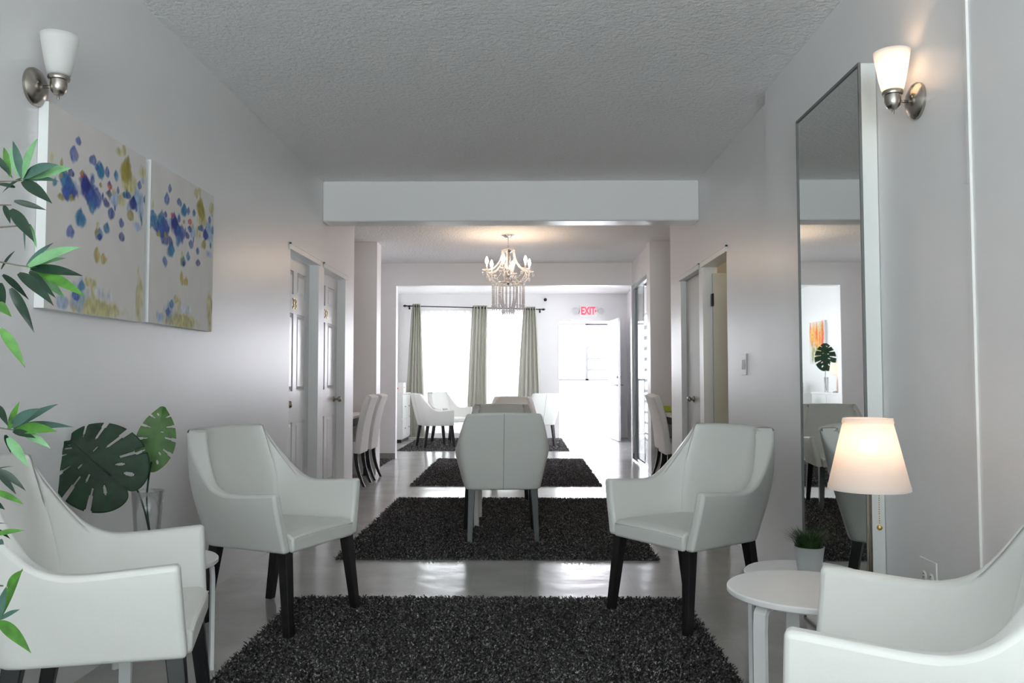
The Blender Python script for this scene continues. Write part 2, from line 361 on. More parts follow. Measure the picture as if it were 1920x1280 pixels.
# back wall: two windows and the exit door
W1, W2, ED = (-2.10, -.98), (-.78, .06), (.687, 1.675)
WZ0, WZ1, EDZ = .10, 2.46, 2.293
bm = bmesh.new()
Y0, Y1 = 16.2, 16.35
box(bm, -2.6, W1[0], Y0, Y1, 0, H); box(bm, W1[1], W2[0], Y0, Y1, 0, H); box(bm, W2[1], ED[0], Y0, Y1, 0, H); box(bm, ED[1], 2.12, Y0, Y1, 0, H)
for w in (W1, W2):
    box(bm, w[0], w[1], Y0, Y1, 0, WZ0); box(bm, w[0], w[1], Y0, Y1, WZ1, H)
box(bm, ED[0], ED[1], Y0, Y1, EDZ, H)
struct('wall_back', bm, M['wall'], 'white end wall with curtained windows and the exit door', 'wall')
for i, w in enumerate((W1, W2)):
    bm = bmesh.new()
    for a, b in ((w[0], w[0] + .04), (w[1] - .04, w[1]), ((w[0] + w[1]) / 2 - .02, (w[0] + w[1]) / 2 + .02)): box(bm, a, b, 16.25, 16.30, WZ0, WZ1)
    box(bm, w[0], w[1], 16.25, 16.30, WZ0, WZ0 + .04); box(bm, w[0], w[1], 16.25, 16.30, WZ1 - .04, WZ1)
    o = struct('window_%d' % (i + 1), bm, M['trim'], ('wide bright window behind the left sheer', 'narrower bright window behind the right sheer')[i], 'window')
    bm = bmesh.new(); box(bm, w[0] + .04, w[1] - .04, 16.272, 16.278, WZ0 + .04, WZ1 - .04); link('pane', bm, M['glass'], o, False)
# wall behind the camera with its big glazed front
bm = bmesh.new()
box(bm, -1.88, -1.45, -5.2, -5.05, 0, H); box(bm, 1.2, 1.42, -5.2, -5.05, 0, H); box(bm, -1.45, 1.2, -5.2, -5.05, 2.45, H)
struct('wall_front', bm, M['wall'], 'white wall of the entrance side with a wide glazed front', 'wall')
bm = bmesh.new()
for x in (-1.45, -.16, 1.15): box(bm, x, x + .05, -5.15, -5.10, 0, 2.45)
box(bm, -1.45, 1.2, -5.15, -5.10, 2.40, 2.45); box(bm, -1.45, 1.2, -5.15, -5.10, 0, .06)
o = struct('window_3', bm, M['alu'], 'glazed entrance front of the lounge', 'window')
bm = bmesh.new(); box(bm, -1.40, -.16, -5.128, -5.122, .06, 2.40); box(bm, -.11, 1.15, -5.128, -5.122, .06, 2.40); link('pane', bm, M['glass'], o, False)
bm = bmesh.new()
for y in (-3.9, -2.52, -1.14): box(bm, XL - .12, XL - .07, y, y + .04, .85, 2.3)
for z in (.85, 2.26): box(bm, XL - .12, XL - .07, -3.9, -1.1, z, z + .04)
o = struct('window_6', bm, M['alu'], 'side window of the lounge near the entrance', 'window')  # unseen window, added so daylight from the left reaches the right-hand armchairs
bm = bmesh.new(); box(bm, XL - .098, XL - .092, -3.86, -2.52, .89, 2.26); box(bm, XL - .098, XL - .092, -2.48, -1.14, .89, 2.26); link('pane', bm, M['glass'], o, False)
# louvre window in the right wall of the back room
bm = bmesh.new()
for z in (.12, 2.21): box(bm, 2.03, 2.10, 12.35, 14.6, z, z + .04)
for y in (12.35, 13.45, 14.56): box(bm, 2.03, 2.10, y, y + .04, .12, 2.25)
o = struct('window_4', bm, M['alu'], 'louvre window in the right wall of the back room', 'window')
for k in range(11):
    z = .25 + k * .18
    bm = bmesh.new()
    hexa(bm, [(2.035, 12.39, z), (2.095, 12.39, z - .05), (2.095, 14.56, z - .05), (2.035, 14.56, z)],
         [(2.035, 12.39, z + .012), (2.095, 12.39, z - .038), (2.095, 14.56, z - .038), (2.035, 14.56, z + .012)])
    link('louvre_blade', bm, M['alu'], o, False)
# sliding door between the right pier and the opening wall
bm = bmesh.new()
box(bm, 1.575, 1.625, 10.25, 10.29, 0, 2.50); box(bm, 1.575, 1.625, 11.80, 11.86, 0, 2.50); box(bm, 1.575, 1.625, 10.29, 11.80, 2.44, 2.50)
o = struct('door_5', bm, M['alu'], 'grey aluminium sliding door frame beside the right dining chairs', 'door')
bm = bmesh.new(); box(bm, 1.55, 1.65, 10.25, 11.86, 0, .018); box(bm, 1.59, 1.61, 10.25, 11.86, .018, .035); link('floor_track', bm, M['chrome'], o, False)
bm = bmesh.new(); box(bm, 1.597, 1.603, 11.0, 11.80, .05, 2.44); link('pane', bm, M['glass'], o, False)

# trims
bm = bmesh.new(); box(bm, XN - .008, XN, 2.588, 2.602, 0, H); struct('trim_1', bm, M['trim'], 'thin white vertical strip on the right wall beside the lamp', 'trim')
def casing(name, x, sgn, y0, y1, zt, label):
    bm = bmesh.new()
    a, b = (x, x + .014) if sgn > 0 else (x - .014, x)
    box(bm, a, b, y0 - .03, y1 + .03, zt, zt + .05)
    box(bm, a - .004 if sgn < 0 else a, b if sgn < 0 else b + .004, y0 - .03, y1 + .03, zt + .038, zt + .05)
    struct(name, bm, M['trim'], label, 'trim')
casing('trim_2', XL, 1, 5.962, 6.796, DT, 'white head casing over the nearer numbered door')
casing('trim_3', XL, 1, 6.976, 7.818, DT, 'white head casing over the farther numbered door')
casing('trim_4', XR, -1, 5.984, 6.791, 2.075, 'white head casing over the open doorway on the right')
casing('trim_5', XR, -1, 6.939, 7.745, 2.075, 'white head casing over the closed grey door')

# ---- six-panel doors on the left
def digits(txt, parent, x, y, z, h):
    cu = bpy.data.curves.new('door_number', 'FONT'); cu.body = txt; cu.size = h * 1.38; cu.extrude = .004; cu.align_x = 'CENTER'
    t = bpy.data.objects.new('door_number', cu); COL.objects.link(t)
    bpy.context.view_layer.update()
    me = bpy.data.meshes.new_from_object(t.evaluated_get(bpy.context.evaluated_depsgraph_get()))
    bpy.data.objects.remove(t)
    me.materials.clear(); me.materials.append(M['brass'])
    me.transform(Matrix.Rotation(PI / 2, 4, 'Z') @ Matrix.Rotation(PI / 2, 4, 'X'))
    o = bpy.data.objects.new('door_number', me); COL.objects.link(o); o.parent = parent; o.location = (x, y, z)
    o['label'] = 'raised brass room number'
    return o

def panel_door(name, y0, y1, label, num, knob_y):
    bm = bmesh.new()
    xf = XL - .078                     # face of the leaf
    xb = xf - .04
    w = y1 - y0
    ys = [(y0 + .11, y0 + w / 2 - .05), (y0 + w / 2 + .05, y1 - .11)]
    zs = [(.22, .82), (1.06, 1.66), (1.81, 1.99)]
    d = .012
    # stiles and rails as boxes around the recessed panels
    box(bm, xb, xf, y0 + .003, ys[0][0], .01, DT - .004); box(bm, xb, xf, ys[0][1], ys[1][0], .01, DT - .004); box(bm, xb, xf, ys[1][1], y1 - .003, .01, DT - .004)
    for yy in ys:
        zz = .01
        for z0, z1 in zs:
            box(bm, xb, xf, yy[0], yy[1], zz, z0); zz = z1
        box(bm, xb, xf, yy[0], yy[1], zz, DT - .004)
    o = struct(name, bm, M['door'], label, 'door')
    for yy in ys:
        for z0, z1 in zs:
            b2 = bmesh.new(); box(b2, xb, xf - d, yy[0], yy[1], z0, z1)
            m_ = .035
            b4 = [(xf - d, yy[0] + .012, z0 + .012), (xf - d, yy[1] - .012, z0 + .012), (xf - d, yy[1] - .012, z1 - .012), (xf - d, yy[0] + .012, z1 - .012)]
            t4 = [(xf - .002, yy[0] + m_, z0 + m_), (xf - .002, yy[1] - m_, z0 + m_), (xf - .002, yy[1] - m_, z1 - m_), (xf - .002, yy[0] + m_, z1 - m_)]
            hexa(b2, b4, t4)
            link('door_panel', b2, M['door'], o, False)
    digits(num, o, xf + .001, (y0 + y1) / 2 - .02, 1.70, .085)
    b2 = bmesh.new()
    lathe(b2, [(.028, 0), (.028, .006), (.012, .010), (.011, .035), (.024, .045), (.028, .058), (.022, .070), (0, .073)], 20, (xf, knob_y, .965), 'x')
    k = link('door_knob', b2, M['nickel'], o); k['label'] = 'round metal door knob'
    return o
panel_door('door_1', 5.962, 6.796, 'nearer of the two white panelled doors with brass room numbers', '33', 6.06)
panel_door('door_2', 6.976, 7.818, 'farther of the two white panelled doors, next to the dining recess', '32', 7.70)
# ---- grey closed door and open door on the right
bm = bmesh.new(); box(bm, XR + .05, XR + .09, 6.945, 7.74, .01, 2.07)
o = struct('door_4', bm, mat('plain_grey_door', (.50, .50, .49), .4), 'plain grey closed door on the right wall', 'door')
b2 = bmesh.new(); lathe(b2, [(.03, 0), (.03, -.008), (.014, -.014), (.014, -.03), (.026, -.04), (.022, -.06), (0, -.063)], 18, (XR + .05, 7.42, .97), 'x'); link('door_knob', b2, M['nickel'], o)
bm = bmesh.new(); box(bm, 1.553, 2.30, 6.752, 6.788, .01, 2.02)
o = struct('door_3', bm, M['greydoor'], 'pale door standing open into the small room on the right', 'door')
for z in (.25, 1.80):
    b2 = bmesh.new(); box(b2, 1.540, 1.556, 6.738, 6.789, z - .05, z + .05); tube(b2, [(1.549, 6.738, z - .052), (1.549, 6.738, z + .052)], .007, 8); k = link('hinge', b2, M['darkmetal'], o, False); k['label'] = 'dark metal hinge'
# ---- exit door: leaf swung open into the back room
leaf = bmesh.new(); LW = .985
box(leaf, 0, LW, -.04, 0, .01, EDZ - .01)
o = struct('door_6', leaf, M['door'], 'white exit door swung open into the back room', 'door')
o.location = (1.69, 16.19, 0); o.rotation_euler.z = R(-85)
for z0, z1 in ((.2, .85), (1.15, 2.05)):
    b2 = bmesh.new()
    hexa(b2, [(.15, -.04, z0), (.15, -.04, z1), (LW - .15, -.04, z1), (LW - .15, -.04, z0)], [(.19, -.048, z0 + .04), (.19, -.048, z1 - .04), (LW - .19, -.048, z1 - .04), (LW - .19, -.048, z0 + .04)])
    link('door_panel', b2, M['door'], o, False)
for sg in (1, -1):
    b2 = bmesh.new(); y_ = 0 if sg > 0 else -.04
    tube(b2, [(LW - .07, y_, 1.04), (LW - .07, y_ + sg * .055, 1.04), (LW - .19, y_ + sg * .06, 1.04)], .011, 8); lathe(b2, [(.03, 0), (.03, sg * .008)], 16, (LW - .07, y_, 1.04), 'y')
    lathe(b2, [(.028, 0), (.028, sg * .02), (0, sg * .022)], 16, (LW - .07, y_, 1.19), 'y')
    link('door_handle', b2, M['nickel'], o)

# ---- porch outside the exit door: white parapet wall with a window over it
bm = bmesh.new()
box(bm, -3.5, .2, 17.8, 17.95, 0, H - .2); box(bm, .2, 3.6, 17.8, 17.95, 0, 1.12); box(bm, .2, 3.6, 17.8, 17.95, 2.36, 2.7); box(bm, 3.6, 3.75, 16.35, 17.95, 0, 2.7)
struct('wall_porch', bm, M['porch'], 'white porch wall seen through the open exit door', 'wall')
bm = bmesh.new()
for x, w in ((.2, .05), (1.33, .06), (2.4, .05)): box(bm, x, x + w, 17.84, 17.90, 1.12, 2.36)
box(bm, .2, 2.45, 17.84, 17.90, 1.12, 1.16); box(bm, .2, 2.45, 17.84, 17.90, 2.33, 2.36)
o = struct('window_5', bm, M['alud'], 'porch window with wide louvres seen through the exit door', 'window')
bm = bmesh.new(); box(bm, .25, 1.33, 17.868, 17.874, 1.16, 2.33); link('pane', bm, M['glass'], o, False)
for k in range(5):
    z = 1.34 + k * .243
    bm = bmesh.new(); hexa(bm, [(1.39, 17.84, z), (2.40, 17.84, z), (2.40, 17.92, z - .012), (1.39, 17.92, z - .012)], [(1.39, 17.84, z + .035), (2.40, 17.84, z + .035), (2.40, 17.92, z + .023), (1.39, 17.92, z + .023)])
    link('louvre_blade', bm, M['alud'], o, False)

# ================================================================== ARMCHAIRS
def chair_width(z, w0, w1, w2):
    """bowed side: narrow base, widest at arm height, narrower at the top of the back"""
    za = w0 + (w1 - w0) * (z - .366) / .289
    zb = w1 + (w2 - w1) * (z - .655) / .251
    k = .018
    return -k * math.log(math.exp(-za / k) + math.exp(-zb / k)) + .008

W1D = .030
TOP = [(.243, .638), (.14, .631), (.03, .624), (-.055, .626), (-.13, .656), (-.20, .718), (-.28, .808), (-.362, .906)]
def side_pt(t, v):
    tp = catmull([(0, *p) for p in TOP], t)
    yb = .261 + (-.229 - .261) * t
    y = yb + (tp.y - yb) * v; z = .366 + (tp.z - .366) * v
    # keep the rear edge on the straight rake
    w0 = .277 + (.256 - .277) * t; q = max(0, (t - .45) / .55); w1 = .345 - W1D * q * q * (3 - 2 * q)
    return chair_width(z, w0, w1, .27), y, z

def back_y(z): return -.229 - .133 * (z - .366) / .54

def ref_w(p, ref):
    return min(ref, key=lambda r: abs(r[2] - p[2]))[0]

def make_armchair(label, loc, rz, group):
    root = thing('armchair', label, 'armchair', loc, rz, group)
    bm = bmesh.new()
    NV = 14
    cols = []
    NT = 22
    for i in range(NT + 1):                       # right side, front to rear
        cols.append([side_pt(math.sin(PI / 2 * i / NT), j / NV) for j in range(NV + 1)])
    ref = cols[-1]
    NB = 22
    for k in range(1, NB):                        # across the back
        s = math.sin(PI / 2 * (1 - 2 * k / NB))
        cols.append([(p[0] * s, p[1] - .012 * (1 - s * s), p[2] + .006 * (1 - s * s) * (j / NV)) for j, p in enumerate(ref)])
    for i in range(NT, -1, -1):
        cols.append([(-p[0], p[1], p[2]) for p in (side_pt(math.sin(PI / 2 * i / NT), j / NV) for j in range(NV + 1))])
    TH, TB = .050, .058
    inner = []
    NC = len(cols) - 1
    for ci, c in enumerate(cols):
        if ci <= NT: t = math.sin(PI / 2 * ci / NT); sg = 1
        elif ci >= NC - NT: t = math.sin(PI / 2 * (NC - ci) / NT); sg = -1
        else: t = None
        col = []
        for p in c:
            if t is None:
                wd = abs(ref_w(p, ref)); f4 = (abs(p[0]) / max(1e-6, abs(p[0]) + 1e-9 if wd == 0 else wd)) ** 5; k = (wd - TH - .030 * f4) / wd
                col.append((p[0] * k, p[1] + TB + .028 * f4, p[2]))
            else:
                q = max(0, (t - .3) / .7); q = q * q
                col.append((p[0] - sg * (TH + .030 * q ** 2.5), p[1] + (TB + .028) * q, p[2]))
        inner.append(col)
    RC = .055                                     # rounded rear corners
    def rnd_corner(p):
        wr = chair_width(p[2], .256, .345 - W1D, .27); a = wr - abs(p[0]); b = p[1] - back_y(p[2])
        if a < RC and b < RC:
            vx, vy = a - RC, b - RC; L = math.hypot(vx, vy)
            if L > RC: a, b = RC + vx / L * RC, RC + vy / L * RC
            return (math.copysign(wr - a, p[0]), back_y(p[2]) + b, p[2])
        return p
    cols = [[rnd_corner(p) for p in c] for c in cols]
    vo = [[bm.verts.new(p) for p in c] for c in cols]; vi = [[bm.verts.new(p) for p in c] for c in inner]
    for a, b in zip(vo, vo[1:]):
        for j in range(NV): bm.faces.new((a[j], b[j], b[j + 1], a[j + 1]))
    for a, b in zip(vi, vi[1:]):
        for j in range(NV): bm.faces.new((a[j + 1], b[j + 1], b[j], a[j]))
    for k in range(len(vo) - 1):
        bm.faces.new((vo[k][NV], vo[k + 1][NV], vi[k + 1][NV], vi[k][NV])); bm.faces.new((vi[k][0], vi[k + 1][0], vo[k + 1][0], vo[k][0]))
    for k in (0, -1):
        for j in range(NV): bm.faces.new((vo[k][j], vo[k][j + 1], vi[k][j + 1], vi[k][j]))
    sh = link('shell', bm, M['leather'], root); auto(sh, 85)
    bevel(sh, .014, 3, 48, False)
    # seat with its front band
    bm = bmesh.new()
    def sf(u, v):
        y = -.225 + .495 * v
        w = (.215 + .022 * v)
        x = (u * 2 - 1) * w
        z = .446 + .014 * math.cos((u - .5) * PI) * (.6 + .4 * math.sin(v * PI)) - .05 * max(0, (v - .93) / .07) ** 2 * .35
        return (x, y, z)
    g = grid(bm, sf, 12, 16)
    border = [g[0][j] for j in range(17)] + [g[i][16] for i in range(1, 13)] + [g[12][j] for j in range(15, -1, -1)] + [g[i][0] for i in range(11, 0, -1)]
    low = [bm.verts.new((v.co.x, v.co.y, .364)) for v in border]
    n = len(border)
    for i in range(n):
        bm.faces.new((border[i], border[(i + 1) % n], low[(i + 1) % n], low[i]))
    bm.faces.new(low)
    st = link('seat', bm, M['leather'], root); auto(st, 50); bevel(st, .012, 3, 50)
    # piping along the seat front
    bm = bmesh.new(); tube(bm, [((u / 10 * 2 - 1) * .226, .268, .428 + .004 * math.sin(u / 10 * PI)) for u in range(11)], .0028, 6)
    link('piping', bm, M['leather'], st)
    # rear seam
    bm = bmesh.new()
    pts = [side_pt(1, j / 10) for j in range(11)]; pts = [(p[0], p[1] + .0005, p[2]) for p in pts]
    for (p, q) in zip(pts, pts[1:]):
        a, b = p[1] - .0135, q[1] - .0135
        f = [(-.0025, a, p[2]), (.0025, a, p[2]), (.0025, b, q[2]), (-.0025, b, q[2])]
        hexa(bm, f, [(x, y + .004, z) for x, y, z in f])
    s = link('seam', bm, M['seam'], root, False); s['label'] = 'stitched seam down the middle of the back'
    for sx in (1, -1):
        for (tx, ty, bx, by) in ((.236, .225, .259, .2685), (.222, -.185, .236, -.245)):
            bm = bmesh.new(); a, b = .025, .0185
            T = [(sx * tx + dx * a, ty + dy * a, .372) for dx, dy in ((-1, -1), (1, -1), (1, 1), (-1, 1))]
            B = [(sx * bx + dx * b, by + dy * b, 0) for dx, dy in ((-1, -1), (1, -1), (1, 1), (-1, 1))]
            hexa(bm, B, T); lg = link('leg', bm, M['espresso'], root, False); bevel(lg, .003, 2)
            lg['label'] = 'dark tapered wooden leg'
    return root
SOLID_OFF = 1.0
GA = 'white armchairs with dark legs'
A0 = make_armchair('white armchair on the left facing the near rug, beside the numbered doors', (-1.198, 4.035, 0), -1.9631, GA)
dup(A0, (.8025, 4.11, 0), 2.1759, 'white armchair on the right turned to the near rug, in front of the tall mirror')
dup(A0, (-.168, 6.064, 0), .0795, 'white armchair seen squarely from behind on the second rug')
dup(A0, (-.20, 7.60, 0), PI + .06, 'white armchair on the second rug facing the one turned away')
dup(A0, (-.165, 10.95, 0), PI - .03, 'white armchair farthest back in the middle row, on the third rug')
dup(A0, (-1.2696, 2.516, 0), -1.2956, 'large foreground white armchair on the left behind the leafy branches')
dup(A0, (.892, 1.897, 0), 1.115, 'large foreground white armchair on the right beside the shaded lamp')
dup(A0, (-1.53, 14.0, 0), R(-66), 'distant white armchair in side view in front of the left sage curtain')
dup(A0, (-1.36, 15.15, 0), R(-128), 'distant white armchair half hidden behind another one by the sheer curtain')
dup(A0, (.193, 14.16, 0), R(30), 'distant white armchair seen from behind, in front of the curtain nearest the exit door')

# ================================================================== DINING SETS IN THE RECESSES
def make_dining_chair(label, loc, rz, group):
    """faces local +y; slip-covered slab back and seat, curved dark legs"""
    root = thing('dining_chair', label, 'chair', loc, rz, group)
    bm = bmesh.new()
    prof = [(-.205, .35), (-.215, .47), (-.230, .60), (-.258, .75), (-.300, .90), (-.328, .975)]
    def bk(u, v):
        p = catmull([(0, *q) for q in prof], v); return ((u * 2 - 1) * .215, p.y, p.z)
    grid(bm, bk, 6, 16)
    me = bpy.data.meshes.new('backrest'); bm.normal_update(); bm.to_mesh(me); bm.free(); me.materials.append(M['cotton']); me.shade_smooth()
    b = bpy.data.objects.new('backrest', me); COL.objects.link(b); b.parent = root
    s = b.modifiers.new('solid', 'SOLIDIFY'); s.thickness = .07; s.offset = 0; bevel(b, .014, 3, 40)
    bm = bmesh.new(); box(bm, -.215, .215, -.19, .24, .35, .48); s = link('seat', bm, M['cotton'], root, False); bevel(s, .022, 3)
    for sx in (1, -1):
        for fy, c in ((.21, .03), (-.19, -.09)):
            bm = bmesh.new()
            pts = [(sx * .19, fy + c * (k / 6) ** 2, .36 * (1 - k / 6)) for k in range(7)]
            for p, q, a, d in zip(pts, pts[1:], [.021 - .0012 * k for k in range(6)], [.021 - .0012 * (k + 1) for k in range(6)]):
                hexa(bm, [(q[0] + i * d, q[1] + j * d, q[2]) for i, j in ((-1, -1), (1, -1), (1, 1), (-1, 1))], [(p[0] + i * a, p[1] + j * a, p[2]) for i, j in ((-1, -1), (1, -1), (1, 1), (-1, 1))])
            link('leg', bm, M['espresso'], root, False)['label'] = 'dark curved wooden leg'
    return root
GD = 'white high backed dining chairs in the two recesses'
D0 = make_dining_chair('white high-backed dining chair in the left recess, the one nearer the numbered doors', (-1.995, 9.02, 0), PI / 2, GD)
dup(D0, (-1.985, 9.60, 0), PI / 2, 'white high-backed dining chair in the left recess, the one against the pier')
dup(D0, (1.73, 8.98, 0), -PI / 2, 'white high-backed dining chair in the right recess, nearer the closed grey door')
dup(D0, (1.785, 9.60, 0), -PI / 2, 'white high-backed dining chair in the right recess, nearer the sliding door')
def dining_table(label, x0, x1, y0, y1):
    root = thing('dining_table', label, 'table', ((x0 + x1) / 2, (y0 + y1) / 2, 0))
    hx, hy = (x1 - x0) / 2, (y1 - y0) / 2
    bm = bmesh.new(); box(bm, -hx, hx, -hy, hy, .725, .755); o = link('tabletop', bm, M['whitelac'], root, False); bevel(o, .004)
    bm = bmesh.new(); box(bm, -hx + .03, hx - .03, -hy + .03, hy - .03, .64, .7245); link('apron', bm, M['espresso'], root, False)['label'] = 'dark apron under the white top'
    for sx in (1, -1):
        for sy in (1, -1):
            bm = bmesh.new(); x, y = sx * (hx - .06), sy * (hy - .045); box(bm, x - .03, x + .03, y - .03, y + .03, 0, .64); link('leg', bm, M['espresso'], root, False)
    return root
dining_table('white-topped dining table in the left recess', -2.90, -1.835, 8.72, 9.92)
dining_table('white-topped dining table in the right recess', 1.615, 2.7, 8.66, 9.93)
t = thing('card_holder', 'small lime green card holder on the right recess table', 'card holder', (1.70, 9.86, .7555))
bm = bmesh.new(); hexa(bm, [(-.05, -.02, 0), (.05, -.02, 0), (.05, .02, 0), (-.05, .02, 0)], [(-.045, -.008, .075), (.045, -.008, .075), (.045, .008, .075), (-.045, .008, .075)]); link('card', bm, M['lime'], t, False)
bm = bmesh.new(); box(bm, -.055, .055, -.024, .024, 0, .006); link('base', bm, M['darkmetal'], t, False)

# ================================================================== NESTING TABLES
def nest_table(label, x, y, h, r, leg_angles, group='white round nesting tables'):
    root = thing('nesting_table', label, 'table', (x, y, 0), 0, group)
    bm = bmesh.new(); lathe(bm, [(r - .004, h - .02), (r, h - .016), (r, h - .004), (r - .004, h)], 72); o = link('tabletop', bm, M['whitelac'], root); auto(o, 40)
    for a in leg_angles:
        bm = bmesh.new()
        pr_ = [(.35, h - .0205), (.80, h - .0205), (.93, h - .024), (.985, h - .045), (1.0, h - .09), (1.0, 0)]
        d = Vector((math.cos(a), math.sin(a), 0)); s = Vector((-d.y, d.x, 0)); hw = .021; th = .014
        for (q0, z0), (q1, z1) in zip(pr_, pr_[1:]):
            seg = Vector(((q1 - q0) * r, 0, z1 - z0)).normalized(); nx, nz = -seg.z, seg.x      # inward normal of the bent strip
            if nx > 0: nx, nz = -nx, -nz
            P = lambda q, z, k, sd: tuple(d * (q * (r - .012) + nx * k) + s * sd + Vector((0, 0, z - abs(nz) * k)))
            hexa(bm, [P(q0, z0, 0, -hw), P(q0, z0, 0, hw), P(q0, z0, th, hw), P(q0, z0, th, -hw)], [P(q1, z1, 0, -hw), P(q1, z1, 0, hw), P(q1, z1, th, hw), P(q1, z1, th, -hw)])
        link('leg', bm, M['whitelac'], root, False)
    return root
nest_table('larger round white table on the right carrying the pull-chain lamp', .876, 2.59, .50, .242, (R(215), R(325), R(84)))
nest_table('lower round white table with the small potted grass', 1.015, 3.03, .45, .212, (R(150), R(270), R(30)))
nest_table('round white table between the left armchairs carrying the glass vase', -1.435, 3.20, .45, .235, (R(30), R(150), R(270)))
nest_table('round white table mostly hidden in front of the armchair seen from behind', -.21, 6.66, .50, .285, (R(128), R(232), 0))

# ================================================================== RUGS
def make_rug(label, x0, x1, y0, y1, n, rot=0.0, h=.018):
    cx, cy = (x0 + x1) / 2, (y0 + y1) / 2
    root = thing('shag_rug', label, 'rug', (cx, cy, 0), rot, 'charcoal shag rugs')
    hx, hy = (x1 - x0) / 2, (y1 - y0) / 2
    bm = bmesh.new(); box(bm, -hx, hx, -hy, hy, 0.0005, .004); link('backing', bm, M['rug'], root, False)
    rnd = random.Random(int(cy * 100))
    V, F = [], []
    near = [(p[0] - cx, p[1] - cy) for p in FEET if abs(p[0] - cx) < hx + .05 and abs(p[1] - cy) < hy + .05]
    for i in range(n):
        x = rnd.uniform(-hx, hx); y = rnd.uniform(-hy, hy)
        if any(abs(x - p) < .05 and abs(y - q) < .05 for p, q in near): continue
        a = rnd.uniform(0, 2 * PI); w = rnd.uniform(.0028, .0055); l_ = rnd.uniform(.006, .026); z = h * rnd.uniform(.7, 1.25)
        b = rnd.uniform(0, 2 * PI)
        k = len(V)
        V += [(x - w * math.cos(a), y - w * math.sin(a), .0042), (x + w * math.cos(a), y + w * math.sin(a), .0042),
              (x + w * math.cos(a) * .7 + l_ * math.cos(b), y + w * math.sin(a) * .7 + l_ * math.sin(b), z),
              (x - w * math.cos(a) * .7 + l_ * math.cos(b), y - w * math.sin(a) * .7 + l_ * math.sin(b), z)]
        F.append((k, k + 1, k + 2, k + 3))
    me = bpy.data.meshes.new('pile'); me.from_pydata(V, [], F); me.materials.append(M['rug'])
    p = bpy.data.objects.new('pile', me); COL.objects.link(p); p.parent = root
    p['kind'] = 'stuff'
    return root
FEET = []
for o in list(COL.objects):
    if o.name.startswith('nesting_table') and o['label'].startswith(('larger', 'round white table mostly')):
        o.location.z = .0045
        for ch in o.children:
            if ch.name.startswith('leg'):
                q = [v.co for v in ch.data.vertices if v.co.z < .01]; c = sum(q, Vector()) / len(q); FEET.append((o.location.x + c.x, o.location.y + c.y))
    if o.name.startswith('armchair'):
        o.location.z = .0045
        for fx, fy in ((.259, .2685), (-.259, .2685), (.236, -.245), (-.236, -.245)):
            p = Matrix.Rotation(o.rotation_euler.z, 3, 'Z') @ Vector((fx, fy, 0)); FEET.append((o.location.x + p.x, o.location.y + p.y))
make_rug('dark grey shag rug nearest the camera, between the facing armchairs', -1.195, .823, 1.35, 4.35, 90000)
make_rug('dark grey shag rug under the armchair seen from behind', -1.21, .855, 5.28, 7.95, 70000)
make_rug('dark grey shag rug lying under the chandelier', -1.235, .835, 8.89, 11.86, 50000)
make_rug('dark grey shag rug under the distant armchairs at the curtains', -2.043, .72, 13.2, 15.95, 40000)
make_rug('dark grey shag mat at the foot of the left pier', -3.2, -1.89, 10.42, 11.83, 14000)

# ================================================================== TABLE LAMP
t = thing('table_lamp', 'lit table lamp with pleated white shade and pull chain', 'lamp', (1.022, 2.47, .505))
bm = bmesh.new(); lathe(bm, [(.075, 0), (.075, .010), (.066, .016), (.02, .020), (.0075, .03)], 40); o = link('base', bm, M['nickel'], t); auto(o)
bm = bmesh.new(); lathe(bm, [(.0075, .02), (.0075, .40), (.014, .405), (.014, .45)], 20); link('pole', bm, M['nickel'], t)
bm = bmesh.new()
NP = 96
def shade_ring(r, z, amp): return [bm.verts.new(((r + amp * (1 if i % 2 else -1)) * math.cos(2 * PI * i / NP), (r + amp * (1 if i % 2 else -1)) * math.sin(2 * PI * i / NP), z)) for i in range(NP)]
rg = [shade_ring(.1125, .320, .0006), shade_ring(.112, .330, .0018), shade_ring(.090, .425, .0016), shade_ring(.068, .518, .0014), shade_ring(.0675, .528, .0004)]
for a, b in zip(rg, rg[1:]):
    for i in range(NP): bm.faces.new((a[i], a[(i + 1) % NP], b[(i + 1) % NP], b[i]))
sh = link('lamp_shade', bm, M['shade'], t)
for r_, z0, z1 in ((.1145, .318, .332), (.0695, .515, .529)):
    bm = bmesh.new(); lathe(bm, [(r_ + (.0015 if r_ > .1 else .0032), z0), (r_, z1)], 64, caps=False); b_ = link('shade_band', bm, M['shade'], sh)
bm = bmesh.new(); ico(bm, (0, 0, .445), .024, 2, 1.15); link('bulb', bm, M['lampbulb'], t)
bm = bmesh.new()
for k in range(28): ico(bm, (.024, -.012, .40 - k * .0066), .0022, 1)
ico(bm, (.024, -.012, .208), .0085, 2); tube(bm, [(.012, -.004, .41), (.024, -.012, .40)], .002, 6)
link('pull_chain', bm, M['brass'], t)['label'] = 'beaded pull chain with a brass ball'

